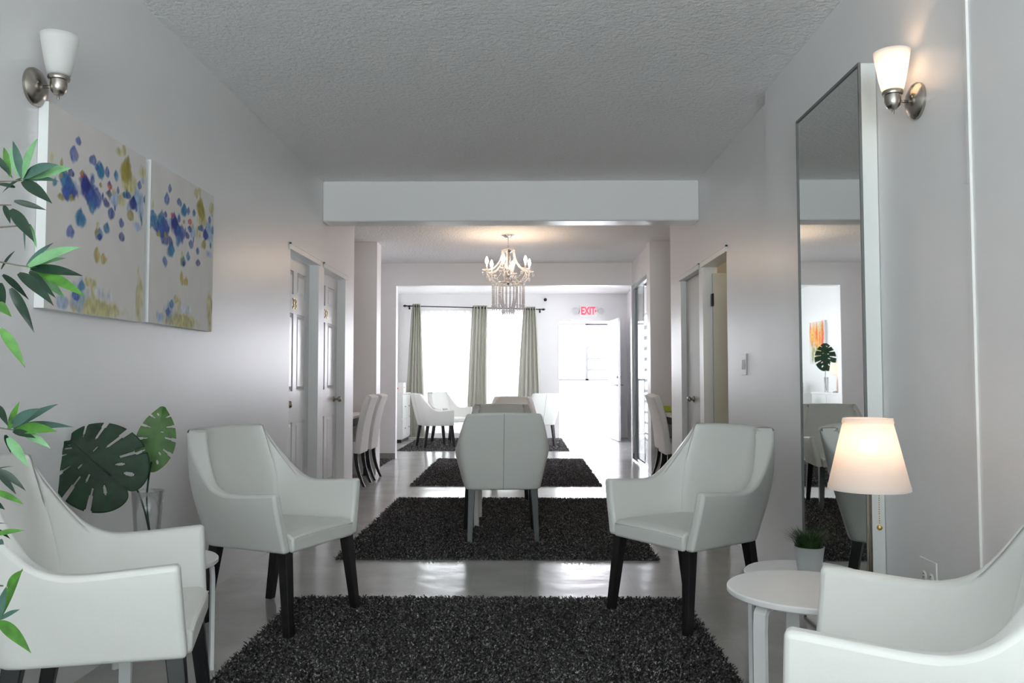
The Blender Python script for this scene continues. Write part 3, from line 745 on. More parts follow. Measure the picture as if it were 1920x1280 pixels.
# ================================================================== POTTED GRASS
t = thing('potted_grass', 'small tufted grass plant in a zinc pot', 'plant', (1.018, 2.985, .4505))
bm = bmesh.new(); lathe(bm, [(.038, 0), (.040, .002), (.041, .012), (.0395, .014), (.041, .02), (.052, .098), (.0535, .102), (.0505, .103), (.049, .096), (.047, .085), (0, .085)], 40); o = link('pot', bm, M['zinc'], t); auto(o, 50)
bm = bmesh.new(); rnd = random.Random(4)
for k in range(420):
    a = rnd.uniform(0, 2 * PI); r0 = .04 * math.sqrt(rnd.random()); L = rnd.uniform(.05, .092); out = rnd.uniform(.0, .035) + r0 * .75
    d = Vector((math.cos(a), math.sin(a), 0)); s = Vector((-d.y, d.x, 0)) * rnd.uniform(.0012, .0022)
    p0 = d * r0 + Vector((0, 0, .085)); p1 = p0 + d * out * .35 + Vector((0, 0, L * .6)); p2 = p0 + d * out * 1.2 + Vector((0, 0, L * rnd.uniform(.8, 1)))
    v = [bm.verts.new(q) for q in (p0 - s, p0 + s, p1 + s * .9, p1 - s * .9)]; e = bm.verts.new(p2)
    bm.faces.new(v); bm.faces.new((v[3], v[2], e))
link('grass_tuft', bm, M['grass'], t)

# ================================================================== TALL MIRROR
t = thing('mirror', 'tall thin-framed mirror standing along the right wall', 'mirror', (1.38, 3.645, 0))
bm = bmesh.new(); box(bm, -.028, .033, -.378, .378, 0, 2.418); o = link('backing_box', bm, mat('pale_mirror_side', (.74, .77, .76), .5), t, False); bevel(o, .002)
bm = bmesh.new(); box(bm, -.033, -.029, -.37, .37, .012, 2.408); link('mirror_glass', bm, M['mirror'], t, False)
bm = bmesh.new()
for a, b, c, d in ((-.38, -.37, 0, 2.42), (.37, .38, 0, 2.42), (-.37, .37, 0, .012), (-.37, .37, 2.408, 2.42)): box(bm, -.038, -.0281, a, b, c, d)
link('frame', bm, mat('thin_grey_frame', (.16, .165, .17), .45), t, False)['label'] = 'thin grey metal frame'

# ================================================================== WALL SCONCES
def sconce(label, x, y, z, sgn, lit, dy):
    """sgn: direction out of the wall along x"""
    root = thing('wall_sconce', label, 'wall lamp', (x, y, z), 0, 'brushed nickel wall sconces')
    bm = bmesh.new(); lathe(bm, [(.066, 0), (.066, sgn * .010), (.060, sgn * .018), (.034, sgn * .032), (.012, sgn * .036), (.0, sgn * .036)], 40, (0, 0, 0), 'x'); o = link('backplate', bm, M['nickel'], root); auto(o, 30)
    bm = bmesh.new(); ico(bm, (sgn * .030, -.028, .006), .006, 2); link('screw_cap', bm, M['nickel'], o)
    xc = sgn * .088
    bm = bmesh.new(); tube(bm, [(sgn * .03, 0, 0), (sgn * .06, dy * .4, 0), (xc, dy, 0)], .0055, 12); link('arm', bm, M['nickel'], root)
    bm = bmesh.new(); lathe(bm, [(0, -.046), (.004, -.045), (.005, -.034), (.003, -.030), (.014, -.028), (.024, -.016), (.0275, 0), (.0275, .022), (.034, .024), (.036, .03), (.034, .038), (.03, .040)], 32, (xc, dy, 0)); o = link('socket_cup', bm, M['nickel'], root); auto(o, 40)
    bm = bmesh.new(); lathe(bm, [(.030, .036), (.038, .045), (.045, .075), (.052, .115), (.060, .160), (.0625, .180)], 40, (xc, dy, 0), caps=False); s = link('glass_shade', bm, M['opal'], root)
    sm = s.modifiers.new('solid', 'SOLIDIFY'); sm.thickness = .004
    bm = bmesh.new(); ico(bm, (xc, dy, .095), .021, 2, 1.3); link('bulb', bm, M['sconcebulb'] if lit else M['plastic'], root)
    return root
M['sconcebulb'] = mat_emit('sconce_bulb', (1.0, .66, .40), 55)
sconce('lit brushed nickel wall sconce above the tall mirror', XN, 2.933, 2.147, -1, True, 0.0)
sconce('unlit brushed nickel wall sconce above the blue abstract canvas', XL, 2.80, 2.17, 1, False, 0.0)

# ================================================================== PAINTINGS
def mat_painted():
    m = bpy.data.materials.new('painted_canvas'); n, l, p = nodes_of(m)
    c = n.new('ShaderNodeVertexColor'); c.layer_name = 'paint'
    l.new(c.outputs['Color'], p.inputs['Base Color']); p.inputs['Roughness'].default_value = .7; p.inputs['Specular IOR Level'].default_value = .25
    t = n.new('ShaderNodeTexNoise'); t.inputs['Scale'].default_value = 160
    tc = n.new('ShaderNodeTexCoord'); l.new(tc.outputs['Object'], t.inputs['Vector'])
    b = n.new('ShaderNodeBump'); b.inputs['Strength'].default_value = .25; b.inputs['Distance'].default_value = .002
    l.new(t.outputs['Fac'], b.inputs['Height']); l.new(b.outputs['Normal'], p.inputs['Normal'])
    return m
M['painted'] = mat_painted()
def canvas(label, x, sgn, y0, y1, z0, z1, dabs, group=None, N=210):
    """stretched canvas; the paint pattern is the canvas's own pigment"""
    root = thing('canvas_picture', label, 'painting', (x, (y0 + y1) / 2, z0), 0, group)
    w, h = y1 - y0, z1 - z0; d = .038 * sgn
    base = (.74, .71, .69); rnd = random.Random(len(dabs) * 3 + int(y0 * 10))
    colr = [[list(base) for _ in range(N + 1)] for _ in range(N + 1)]
    from mathutils import noise
    for i in range(N + 1):
        for j in range(N + 1):
            q = noise.noise((i * .045, j * .03, y0)) * .035
            colr[i][j] = [c + q for c in base]
    soft = {'y', 'w', 'l'}
    for n_, (u, v, dw, dh, k) in enumerate(sorted(dabs, key=lambda e: (e[4] not in soft, e[2] * e[3] < .004))):
        c = PAINT[k]; ru, rv = dw * .86, dh * .72; tilt = rnd.uniform(-.35, .35); sd = rnd.uniform(0, 99)
        for i in range(max(0, int((u - ru * 1.6) * N)), min(N, int((u + ru * 1.6) * N) + 1) + 1):
            for j in range(max(0, int((v - rv * 1.6) * N)), min(N, int((v + rv * 1.6) * N) + 1) + 1):
                a, b = (i / N - u) / ru, (j / N - v) / rv
                a -= tilt * b * (.6 if k not in soft else .1)
                if k in soft:
                    r = math.hypot(a, b) + .55 * noise.noise((i * .10 + sd, j * .06, sd)); al = max(0, min(1, (1.0 - r) / .45)) * .8
                else:
                    wd = 1 - .75 * max(0, b) ** 1.3; wd = max(.12, wd)
                    r = math.hypot(a / wd, b) + .30 * noise.noise((i * .16 + sd, j * .09, sd)); al = max(0, min(1, (1.0 - r) / .3))
                    al *= .80 + .25 * noise.noise((i * .35, j * .12, sd + 5))
                al = max(0, min(1, al))
                if al > 0:
                    sh = 1 + .5 * noise.noise((i * .2, j * .1, sd + 9))
                    q = colr[i][j]; colr[i][j] = [q[m_] * (1 - al) + min(1, c[m_] * sh) * al for m_ in range(3)]
    bm = bmesh.new(); lay = bm.loops.layers.float_color.new('paint')
    g = [[bm.verts.new((d, (i / N - .5) * w, j / N * h)) for j in range(N + 1)] for i in range(N + 1)]
    for i in range(N):
        for j in range(N):
            f = bm.faces.new((g[i][j], g[i + 1][j], g[i + 1][j + 1], g[i][j + 1]))
            for lp, (p, q) in zip(f.loops, ((i, j), (i + 1, j), (i + 1, j + 1), (i, j + 1))): lp[lay] = (*colr[p][q], 1)
    link('painted_front', bm, M['painted'], root, False)
    bm = bmesh.new(); a, b = sorted((0.002 * sgn, d - .0006 * sgn)); box(bm, a, b, -w / 2, w / 2, 0, h); link('stretcher', bm, M['canvas_edge'], root, False)
    return root
GP = 'abstract canvases on the left wall'
D1 = list(DABS) + [(.36, .655, .10, .10, 'd'), (.42, .615, .10, .09, 'b'), (.33, .69, .06, .08, 'd'), (.20, .62, .09, .08, 'd'), (.15, .66, .08, .09, 't'), (.17, .60, .06, .07, 'b'),
                   (.77, .86, .09, .13, 'o'), (.79, .78, .09, .12, 'y'), (.48, .79, .06, .08, 't'), (.30, .49, .07, .08, 't'), (.85, .69, .06, .07, 'd'), (.88, .72, .07, .10, 'l'), (.93, .70, .08, .12, 'l'), (.46, .04, .34, .09, 'y'), (.30, .10, .10, .10, 'l')]
rnd = random.Random(11)
for _ in range(34):         # finer flecks around the blue band
    u = rnd.uniform(.03, .97); v = rnd.gauss(.66, .10); D1.append((u, v, rnd.uniform(.014, .03), rnd.uniform(.02, .05), rnd.choice('bltyobt')))
canvas('blue and yellow abstract canvas under the unlit sconce', XL, 1, 2.83, 3.572, 1.40, 2.13, D1, group=GP)
D2 = [(min(.98, u + .0), v, a, b, k) for u, v, a, b, k in D1[:-17]] + [(.06, .62, .16, .07, 't'), (.14, .60, .12, .09, 'b'), (.22, .55, .12, .07, 'd'), (.03, .66, .08, .06, 't')]
canvas('blue and yellow abstract canvas hanging nearer the numbered doors', XL, 1, 3.625, 4.372, 1.405, 2.137, D2, group=GP)
FD = []
for _ in range(46):
    u = rnd.uniform(.08, .92); FD.append((u, rnd.uniform(.45, .8), rnd.uniform(.05, .10), rnd.uniform(.25, .5), rnd.choice(['f1', 'f2', 'f2', 'f3', 'y'])))
for _ in range(18): FD.append((rnd.uniform(.1, .9), rnd.uniform(.15, .4), rnd.uniform(.05, .1), rnd.uniform(.1, .3), rnd.choice(['f4', 'y', 'o'])))
canvas('orange and yellow abstract canvas seen only in the mirror', BX, 1, 14.1, 14.86, 1.42, 2.16, FD)

# ================================================================== MONSTERA IN A GLASS VASE
def monstera_leaf(L, W, slits, holes, cup=.10):
    """flat-built leaf, base of the midrib at the origin, tip along +x; returns bmesh"""
    bm = bmesh.new(); NS, NJ = 150, 26
    def pt(s, j, sd):
        # direction of the lateral swings from backwards at the base to forwards at the tip
        ang = R(158) * (1 - s) ** 1.25 + R(26)
        ln = W * (.30 + .95 * math.sin(min(1, s * 1.02) ** .62 * PI) ** .75) * (1 - .55 * s ** 3)
        if s > .93: ln *= max(.0, (1 - s) / .07) ** .6
        x0 = L * (.0 + 1.0 * s)
        q = j * ln
        x = x0 + q * math.cos(ang) * .92; y = sd * q * math.sin(ang)
        z = cup * W * (j ** 2) * (-.5) + .02 * L * math.sin(s * 5) * j + .012 * W * math.sin(j * 3 + s * 40) * j
        return (x, y, z)
    for sd in (1, -1):
        g = [[bm.verts.new(pt(i / NS, j / NJ, sd)) for j in range(NJ + 1)] for i in range(NS + 1)]
        for i in range(NS):
            s = (i + .5) / NS
            for j in range(NJ):
                q = (j + .5) / NJ
                cut = False
                for (sd_, s0, q0, wd) in slits:
                    if sd_ == sd and q > q0 and abs(s - s0) < wd * (.35 + .65 * (q - q0) / (1 - q0)) : cut = True
                for (sd_, s0, qa, qb, wd) in holes:
                    if sd_ == sd and qa < q < qb:
                        m_ = 1 - ((q - (qa + qb) / 2) / ((qb - qa) / 2)) ** 2
                        if abs(s - s0) < wd * math.sqrt(max(0, m_)): cut = True
                if not cut: bm.faces.new((g[i][j], g[i + 1][j], g[i + 1][j + 1], g[i][j + 1]))
    bmesh.ops.remove_doubles(bm, verts=[v for v in bm.verts if abs(v.co.y) < 1e-6], dist=1e-5)
    bmesh.ops.delete(bm, geom=[v for v in bm.verts if not v.link_faces], context='VERTS')
    return bm
SL = [(1, .30, .50, .018), (1, .44, .42, .016), (1, .58, .45, .016), (1, .72, .50, .014), (-1, .33, .45, .018), (-1, .47, .40, .018), (-1, .61, .45, .016), (-1, .75, .5, .014)]
HO = [(1, .37, .25, .45, .010), (1, .51, .2, .36, .012), (-1, .26, .3, .5, .012), (-1, .54, .16, .32, .010), (1, .80, .25, .6, .016), (-1, .17, .45, .7, .018), (1, .20, .4, .62, .014), (1, .86, .3, .5, .01)]
def frame_matrix(base, tip, normal):
    x = (Vector(tip) - Vector(base)).normalized(); n = Vector(normal); z = (n - x * n.dot(x)).normalized(); y = z.cross(x)
    m = Matrix((x, y, z)).transposed().to_4x4(); m.translation = Vector(base); return m
t = thing('monstera_sprig', 'two cut monstera leaves, one dark and one bright, standing in a clear vase', 'plant', (-1.452, 3.17, .46))
inv = Vector((-1.452, 3.17, .46))
b1, t1 = Vector((-1.545, 3.075, .785)) - inv, Vector((-1.690, 3.045, .925)) - inv
b1 = b1 + (t1 - b1) * .05
bm = monstera_leaf((t1 - b1).length * 1.0, 0.146, SL, HO); bm.transform(frame_matrix(b1, t1, (.34, -.92, .15)))
lf = link('leaf', bm, M['monstera'], t); lf['label'] = 'large dark split leaf'
s_ = lf.modifiers.new('solid', 'SOLIDIFY'); s_.thickness = .0012
nn = Vector((.34, -.92, .15)).normalized() * .0035
bm = bmesh.new(); tube(bm, [b1 + (t1 - b1) * k / 8 + nn * (1 - .6 * k / 8) for k in range(9)], [.0035 - .0035 * k / 9 for k in range(9)], 6); link('midrib', bm, M['vein'], lf)
b2_, t2_ = Vector((-1.470, 3.235, .825)) - inv, Vector((-1.432, 3.25, 1.055)) - inv
bm = monstera_leaf((t2_ - b2_).length * .95, .066, SL, HO[2:6]); bm.transform(frame_matrix(b2_, t2_, (.45, -.86, .05)))
lf = link('leaf', bm, M['monstera2'], t); lf['label'] = 'smaller bright green split leaf'
s_ = lf.modifiers.new('solid', 'SOLIDIFY'); s_.thickness = .0012
for a, k, c in ((b1, (-.004, .01, 0), 'leaf'), (b2_, (.012, .0, 0), 'leaf')):
    bm = bmesh.new(); e = Vector((.018, .012 + k[1], .016)); P = [a, Vector((a.x * .40 - .004, a.y * .40, .295)), Vector((-.012 + k[0], k[1] * .5 - .005, .20)), e]
    tube(bm, [catmull(P, i / 14) for i in range(15)], .0036, 8); link('stalk', bm, M['monstera'], t)
v = thing('glass_vase', 'clear glass vase holding the monstera leaves on the white table', 'vase', (-1.452, 3.17, .4505))
bm = bmesh.new(); lathe(bm, [(.036, 0), (.040, .002), (.046, .09), (.053, .19), (.060, .272), (.0575, .272), (.050, .19), (.043, .09), (.036, .014), (0, .012)], 48); link('vase_body', bm, M['vase'], v)

# ================================================================== LEAFY TREE AT THE LEFT EDGE
TX, TY = -1.42, 1.58
t = thing('artificial_bamboo', 'leafy potted bamboo tree reaching in from the left edge', 'plant', (TX, TY, 0))
bm = bmesh.new(); lathe(bm, [(.11, 0), (.115, .005), (.14, .24), (.145, .25), (.13, .25), (.125, .22), (0, .22)], 40); link('pot', bm, M['pot'], t)
bm = bmesh.new(); lathe(bm, [(.12, .222), (.0, .228)], 30, caps=False); link('soil', bm, M['soil'], t)
for dx, dy, top in ((0, 0, 1.9), (.03, .03, 1.6), (-.03, .02, 1.75)):
    bm = bmesh.new(); pts, rr = [], []
    n_ = 24
    for k in range(n_ + 1):
        z = .2 + (top - .2) * k / n_; pts.append((dx + .03 * math.sin(z * 2 + dx * 40), dy + .02 * math.cos(z * 2.3), z)); rr.append((.011 - .006 * k / n_) * (1.15 if k % 3 == 0 else 1))
    tube(bm, pts, rr, 8); link('trunk', bm, M['stem'], t)
nodes_ = [((-1.009, 1.62, 1.55), 1.40), ((-1.03, 1.62, 1.50), 1.38), ((-.99, 1.62, 1.375), 1.33), ((-.99, 1.62, 1.46), 1.30), ((-1.045, 1.62, 1.30), 1.2), ((-1.06, 1.70, 1.045), 1.0), ((-1.095, 1.70, .96), .9), ((-1.09, 1.70, .85), .8), ((-1.055, 1.66, .665), .6), ((-1.05, 1.66, .735), .68)]
for (nx, ny, nz), z0 in nodes_:
    bm = bmesh.new(); a = Vector((0, 0, z0)); b = Vector((nx - TX, ny - TY, nz)); m_ = (a + b) / 2 + Vector((0, 0, .045))
    tube(bm, [catmull([a, m_, b], k / 10) for k in range(11)], [.0042 - .0028 * k / 10 for k in range(11)], 6); link('branch', bm, M['stem'], t)
def blade(bm, B, T, wd, sag, nrm, mi=0):
    B, T = Vector(B), Vector(T); d = T - B; L = d.length; s = d.cross(nrm).normalized()
    N = 12; row = []
    for k in range(N + 1):
        q = k / N; c = B + d * q + Vector((0, 0, 1)) * (-sag * L * (q * q - q)) ; w = wd * math.sin(PI * min(1, .06 + q * .94) ** .8) if k < N else 0.0
        fold = nrm * (.25 * w)
        row.append((bm.verts.new(c - s * w + fold), bm.verts.new(c), bm.verts.new(c + s * w + fold)))
    for a, b in zip(row, row[1:]):
        bm.faces.new((a[0], a[1], b[1], b[0])).material_index = mi; bm.faces.new((a[1], a[2], b[2], b[1])).material_index = mi
keys = ['d', 't', 'l', 'g']; bm = bmesh.new(); rnd = random.Random(5)
off = Vector((TX, TY, 0))
for bx, by, bz, tx, ty, tz, k in LEAVES:
    B = Vector((bx, by, bz)) - off; T = Vector((tx, ty, tz)) - off; L = (T - B).length
    nrm = Vector((rnd.uniform(-.5, .5), -1, rnd.uniform(-.1, .7))).normalized()
    blade(bm, B, T, max(.0055, min(.0115, L * .105)) * (1.25 if k == 'l' else 1), rnd.uniform(.08, .28), nrm, keys.index(k))
for (nx, ny, nz), z0 in nodes_:      # more leaves back along the branches, outside the frame
    for q in range(16):
        f = rnd.uniform(.25, .85); c = Vector((nx - TX, ny - TY, nz)) * f + Vector((0, 0, z0 + .04)) * (1 - f)
        a = rnd.uniform(0, 2 * PI); d = Vector((math.cos(a) * .8 - .4, math.sin(a), rnd.uniform(-.6, .6))).normalized()
        T = c + d * rnd.uniform(.08, .14)
        if T.x + TX > -1.10: continue
        if T.x + TX < -1.69: continue
        blade(bm, c, T, .008, .15, Vector((0, -.5, 1)).normalized(), rnd.randrange(4))
link('foliage', bm, [M['leaf_' + k] for k in keys], t)

# ================================================================== CHANDELIER
CX, CY = -.185, 9.52
t = thing('chandelier', 'lit crystal chandelier hanging from the middle ceiling', 'chandelier', (CX, CY, 0))
bm = bmesh.new(); lathe(bm, [(.085, H), (.085, H - .012), (.05, H - .03), (.012, H - .036), (0, H - .036)], 32); o = link('ceiling_canopy', bm, M['chrome'], t); auto(o)
bm = bmesh.new(); tube(bm, [(0, 0, H - .03), (0, 0, 2.66)], .005, 8); link('hanging_rod', bm, M['chrome'], t)
bm = bmesh.new(); lathe(bm, [(.0, 2.67), (.075, 2.662), (.08, 2.65), (.05, 2.64), (.02, 2.62), (.016, 2.50), (.03, 2.47), (.02, 2.42), (.035, 2.37), (.018, 2.33), (.05, 2.31), (.055, 2.29), (.03, 2.25), (0, 2.24)], 28); o = link('stem_column', bm, M['chrome'], t); auto(o, 40)
def beads(bm, P, n, r, stretch=1.2):
    for k in range(n):
        c = catmull(P, k / max(1, n - 1)); q = bmesh.ops.create_icosphere(bm, subdivisions=1, radius=r)
        for v_ in q['verts']: v_.co.z *= stretch; v_.co += c
def drop(bm, c, r, h):
    top = bm.verts.new((c[0], c[1], c[2] + h * .35)); bot = bm.verts.new((c[0], c[1], c[2] - h * .65)); N = 6
    rg = [bm.verts.new((c[0] + r * math.cos(2 * PI * k / N), c[1] + r * math.sin(2 * PI * k / N), c[2])) for k in range(N)]
    for k in range(N): bm.faces.new((rg[k], rg[(k + 1) % N], top)); bm.faces.new((rg[(k + 1) % N], rg[k], bot))
RA = .262
for k in range(6):
    a = R(20 + 60 * k); d = Vector((math.cos(a), math.sin(a), 0)); Z = lambda r, z: tuple(d * r + Vector((0, 0, z)))
    bm = bmesh.new(); tube(bm, [catmull([Z(.03, 2.31), Z(.10, 2.25), Z(.19, 2.28), Z(RA, 2.36), Z(RA, 2.405)], i / 18) for i in range(19)], .006, 8); arm = link('arm', bm, M['crystal'], t); arm['label'] = 'curved glass arm with a candle light'
    bm = bmesh.new(); lathe(bm, [(.008, 2.398), (.05, 2.412), (.052, 2.417), (.008, 2.408)], 20, (d.x * RA, d.y * RA, 0)); link('drip_dish', bm, M['crystal'], arm)
    bm = bmesh.new(); lathe(bm, [(.011, 2.405), (.011, 2.478), (0, 2.478)], 14, (d.x * RA, d.y * RA, 0)); link('candle_tube', bm, M['plastic'], arm)
    bm = bmesh.new(); lathe(bm, [(.008, 2.478), (.017, 2.50), (.019, 2.515), (.014, 2.54), (.005, 2.562), (0, 2.566)], 16, (d.x * RA, d.y * RA, 0)); link('flame_bulb', bm, M['warmbulb'], arm)
    bm = bmesh.new()
    for q in range(8):
        b = 2 * PI * q / 8; drop(bm, (d.x * RA + .05 * math.cos(b), d.y * RA + .05 * math.sin(b), 2.378), .008, .045)
    drop(bm, (d.x * RA, d.y * RA, 2.33), .013, .07)
    link('crystal_drops', bm, M['crystal'], arm)
    bm = bmesh.new(); beads(bm, [Vector(Z(.07, 2.65)), Vector(Z(.10, 2.53)), Vector(Z(.17, 2.44)), Vector(Z(RA - .03, 2.415))], 20, .011); link('bead_swag', bm, M['crystal'], t)
    bm = bmesh.new(); beads(bm, [Vector(Z(.06, 2.65)), Vector(Z(.085, 2.55)), Vector(Z(.07, 2.45)), Vector(Z(.03, 2.36))], 18, .010); link('bead_swag', bm, M['crystal'], t)
    a2 = a + R(60); d2 = Vector((math.cos(a2), math.sin(a2), 0))
    bm = bmesh.new(); beads(bm, [d * RA + Vector((0, 0, 2.40)), (d + d2) * RA * .48 + Vector((0, 0, 2.30)), d2 * RA + Vector((0, 0, 2.40))], 18, .007); link('bead_swag', bm, M['crystal'], t)
bm = bmesh.new(); lathe(bm, [(.182, 2.262), (.188, 2.262), (.188, 2.25), (.182, 2.25), (.182, 2.262)], 40, caps=False)
for k in range(4):
    a = PI / 2 * k; tube(bm, [(.02 * math.cos(a), .02 * math.sin(a), 2.27), (.185 * math.cos(a), .185 * math.sin(a), 2.256)], .004, 6)
link('skirt_ring', bm, M['chrome'], t)
for k in range(26):
    a = 2 * PI * k / 26; bm = bmesh.new(); x, y = .185 * math.cos(a), .185 * math.sin(a)
    beads(bm, [Vector((x, y, 2.24)), Vector((x, y, 2.12)), Vector((x, y, 2.03))], 13, .0095, 1.3); drop(bm, (x, y, 2.0), .014, .07); link('bead_strand', bm, M['crystal'], t)
for k in range(14):
    a = 2 * PI * k / 14; bm = bmesh.new(); x, y = .10 * math.cos(a), .10 * math.sin(a)
    beads(bm, [Vector((x, y, 2.25)), Vector((x, y, 2.1)), Vector((x * .7, y * .7, 1.98))], 14, .010, 1.3); drop(bm, (x * .65, y * .65, 1.94), .014, .07); link('bead_strand', bm, M['crystal'], t)

# ================================================================== CURTAINS
def drape(name, label, xt0, xt1, xb0, xb1, zt, zb, y, folds, amp, m, cat, group=None, seed=0):
    root = thing(name, label, cat, ((xt0 + xt1) / 2, y, 0), 0, group)
    bm = bmesh.new(); xc = (xt0 + xt1) / 2; rnd = random.Random(seed)
    ph = [rnd.uniform(-.5, .5) for _ in range(6)]
    def f(u, v):
        q = v ** .8
        x = (xt0 + (xt1 - xt0) * u) * (1 - q) + (xb0 + (xb1 - xb0) * u) * q
        a = amp * (1 - .25 * v)
        yy = a * math.sin(2 * PI * folds * u + .5 * math.sin(3 * v + ph[0])) + .3 * a * math.sin(2 * PI * folds * 2.3 * u + ph[1] + 2 * v)
        return (x - xc, yy, zt + (zb - zt) * v)
    grid(bm, f, folds * 12, 30)
    link('panel', bm, m, root)
    return root
zr = lambda x: 2.587 + (2.509 - 2.587) * (x + 2.378) / 2.786
YR = 16.0
GC = 'sage green curtains on the back window'
for lab, a, b, c, d, s in (('leftmost sage green curtain on the back window rod', -2.188, -2.03, -2.34, -1.93, 1), ('middle sage green curtain between the two sheers', -1.012, -.715, -1.13, -.74, 2), ('sage green curtain beside the exit door wall', -.005, .222, -.17, .35, 3)):
    o = drape('curtain', lab, a, b, c, d, zr((a + b) / 2) + .045, .03, YR, 5, .034, M['sage'], 'curtain', GC, s)
    for k in range(4):
        x = a + (b - a) * (k + .5) / 4; bm = bmesh.new()
        q = bmesh.ops.create_circle(bm, segments=4, radius=.001); bmesh.ops.delete(bm, geom=bm.verts[:], context='VERTS')
        cx_ = x - o.location.x; cz_ = zr(x)
        N, n2 = 20, 8; rg = []
        for i in range(N):
            A = 2 * PI * i / N
            rg.append([bm.verts.new((cx_ + .005 * math.cos(2 * PI * j / n2), (.024 + .005 * math.sin(2 * PI * j / n2)) * math.cos(A), cz_ + (.024 + .005 * math.sin(2 * PI * j / n2)) * math.sin(A))) for j in range(n2)])
        for i in range(N):
            for j in range(n2): bm.faces.new((rg[i][j], rg[(i + 1) % N][j], rg[(i + 1) % N][(j + 1) % n2], rg[i][(j + 1) % n2]))
        link('grommet', bm, M['darkmetal'], o)
drape('sheer_curtain', 'wide white sheer glowing between the left and middle sage curtains', -2.05, -1.0, -2.02, -1.05, 2.50, .10, 16.09, 9, .018, M['sheer'], 'curtain', 'white sheers on the back window', 4)
drape('sheer_curtain', 'narrower white sheer glowing between the middle and right sage curtains', -.74, .02, -.78, -.05, 2.50, .10, 16.09, 7, .018, M['sheer'], 'curtain', 'white sheers on the back window', 5)
t = thing('curtain_rod', 'thin black curtain rod over the back windows', 'curtain rod', (-.98, YR, 2.55))
bm = bmesh.new(); tube(bm, [(-1.33, 0, zr(-2.31) - 2.55), (1.32, 0, zr(.34) - 2.55)], .010, 10); link('rod', bm, M['darkmetal'], t)
for sx in (-1, 1):
    bm = bmesh.new(); x = sx * 1.355; ico(bm, (x, 0, zr(-.98 + x) - 2.55), .028, 2, .8); tube(bm, [(sx * 1.31, 0, zr(-.98 + x) - 2.55), (x + sx * .035, 0, zr(-.98 + x) - 2.55)], .012, 8); link('finial', bm, M['darkmetal'], t)
for x in (-1.29, .1, 1.29):
    bm = bmesh.new(); z = zr(-.98 + x) - 2.55; tube(bm, [(x, 0, z - .012), (x, .2, z - .012)], .007, 8); box(bm, x - .015, x + .015, .188, .199, z - .05, z + .03); link('bracket', bm, M['darkmetal'], t)

# ================================================================== EXIT SIGN, CAMERA, SWITCH, OUTLET
t = thing('exit_sign', 'red lettered EXIT sign with two lamp heads above the exit door', 'sign', (1.266, 16.2, 2.488))
bm = bmesh.new(); box(bm, -.17, .17, -.045, -.0005, -.105, .105); o = link('housing', bm, M['plastic'], t, False); bevel(o, .006)
def text(name, body, size, ext, parent, loc, m):
    cu = bpy.data.curves.new(name, 'FONT'); cu.body = body; cu.size = size; cu.extrude = ext; cu.align_x = 'CENTER'; cu.align_y = 'CENTER'; cu.offset = .006
    q = bpy.data.objects.new(name, cu); COL.objects.link(q); bpy.context.view_layer.update()
    me = bpy.data.meshes.new_from_object(q.evaluated_get(bpy.context.evaluated_depsgraph_get())); bpy.data.objects.remove(q)
    me.materials.clear(); me.materials.append(m); me.transform(Matrix.Rotation(PI / 2, 4, 'X'))
    q = bpy.data.objects.new(name, me); COL.objects.link(q); q.parent = parent; q.location = loc; return q
q = text('letters', 'EXIT', .19, .003, t, (-.008, -.047, 0), M['redled']); q['label'] = 'red letters reading EXIT'
q.scale = (.72, 1, 1.1)
bm = bmesh.new(); hexa(bm, [(.13, -.048, .035), (.13, -.048, -.035), (.165, -.048, 0), (.164, -.048, .001)], [(.13, -.046, .035), (.13, -.046, -.035), (.165, -.046, 0), (.164, -.046, .001)]); link('arrow', bm, M['redled'], t, False)
for sx in (-1, 1):
    bm = bmesh.new(); lathe(bm, [(.03, 0), (.055, -.03), (.06, -.06), (.052, -.064), (0, -.055)], 24, (sx * .245, -.015, .0), 'y'); tube(bm, [(sx * .16, -.02, 0), (sx * .23, -.02, 0)], .015, 8); link('lamp_head', bm, mat('grey_white_plastic_%d' % (sx + 1), (.62, .62, .62), .4), t)
t = thing('security_camera', 'tiny dark security camera above the curtain rod end', 'camera', (.417, 16.2, 2.727))
bm = bmesh.new(); lathe(bm, [(.03, 0), (.03, -.012), (.012, -.016), (.012, -.05)], 20, (0, -.0005, 0), 'y'); link('mount', bm, M['plastic'], t)
bm = bmesh.new(); ico(bm, (0, -.065, -.012), .034, 2); link('lens_dome', bm, M['darkmetal'], t)
t = thing('light_switch', 'double light switch on the right wall near the open doorway', 'light switch', (XR, 5.532, 1.248))
bm = bmesh.new(); box(bm, -.007, -.0005, -.06, .06, -.072, .072); o = link('plate', bm, M['plastic'], t, False); bevel(o, .003)
for y in (-.025, .025):
    bm = bmesh.new(); hexa(bm, [(-.007, y - .012, -.033), (-.007, y + .012, -.033), (-.007, y + .012, .033), (-.007, y - .012, .033)], [(-.012, y - .012, -.033), (-.012, y + .012, -.033), (-.0085, y + .012, .033), (-.0085, y - .012, .033)]); link('rocker', bm, mat('grey_rocker', (.5, .5, .5), .4), t, False)
t = thing('wall_outlet', 'white wall outlet low on the right wall behind the lamp', 'outlet', (XN, 2.926, .46))
bm = bmesh.new(); box(bm, -.006, -.0005, -.06, .06, -.06, .06); o = link('plate', bm, M['plastic'], t, False); bevel(o, .003)
for y in (-.025, .025):
    bm = bmesh.new(); lathe(bm, [(.017, -.006), (.017, -.0085), (0, -.0085)], 20, (0, y, 0), 'x'); s_ = link('socket', bm, M['plastic'], t)
    bm = bmesh.new()
    for dz in (-.006, .006): box(bm, -.0092, -.0084, y - .005, y + .005, dz - .0012, dz + .0012)
    link('slots', bm, M['darkmetal'], s_, False)

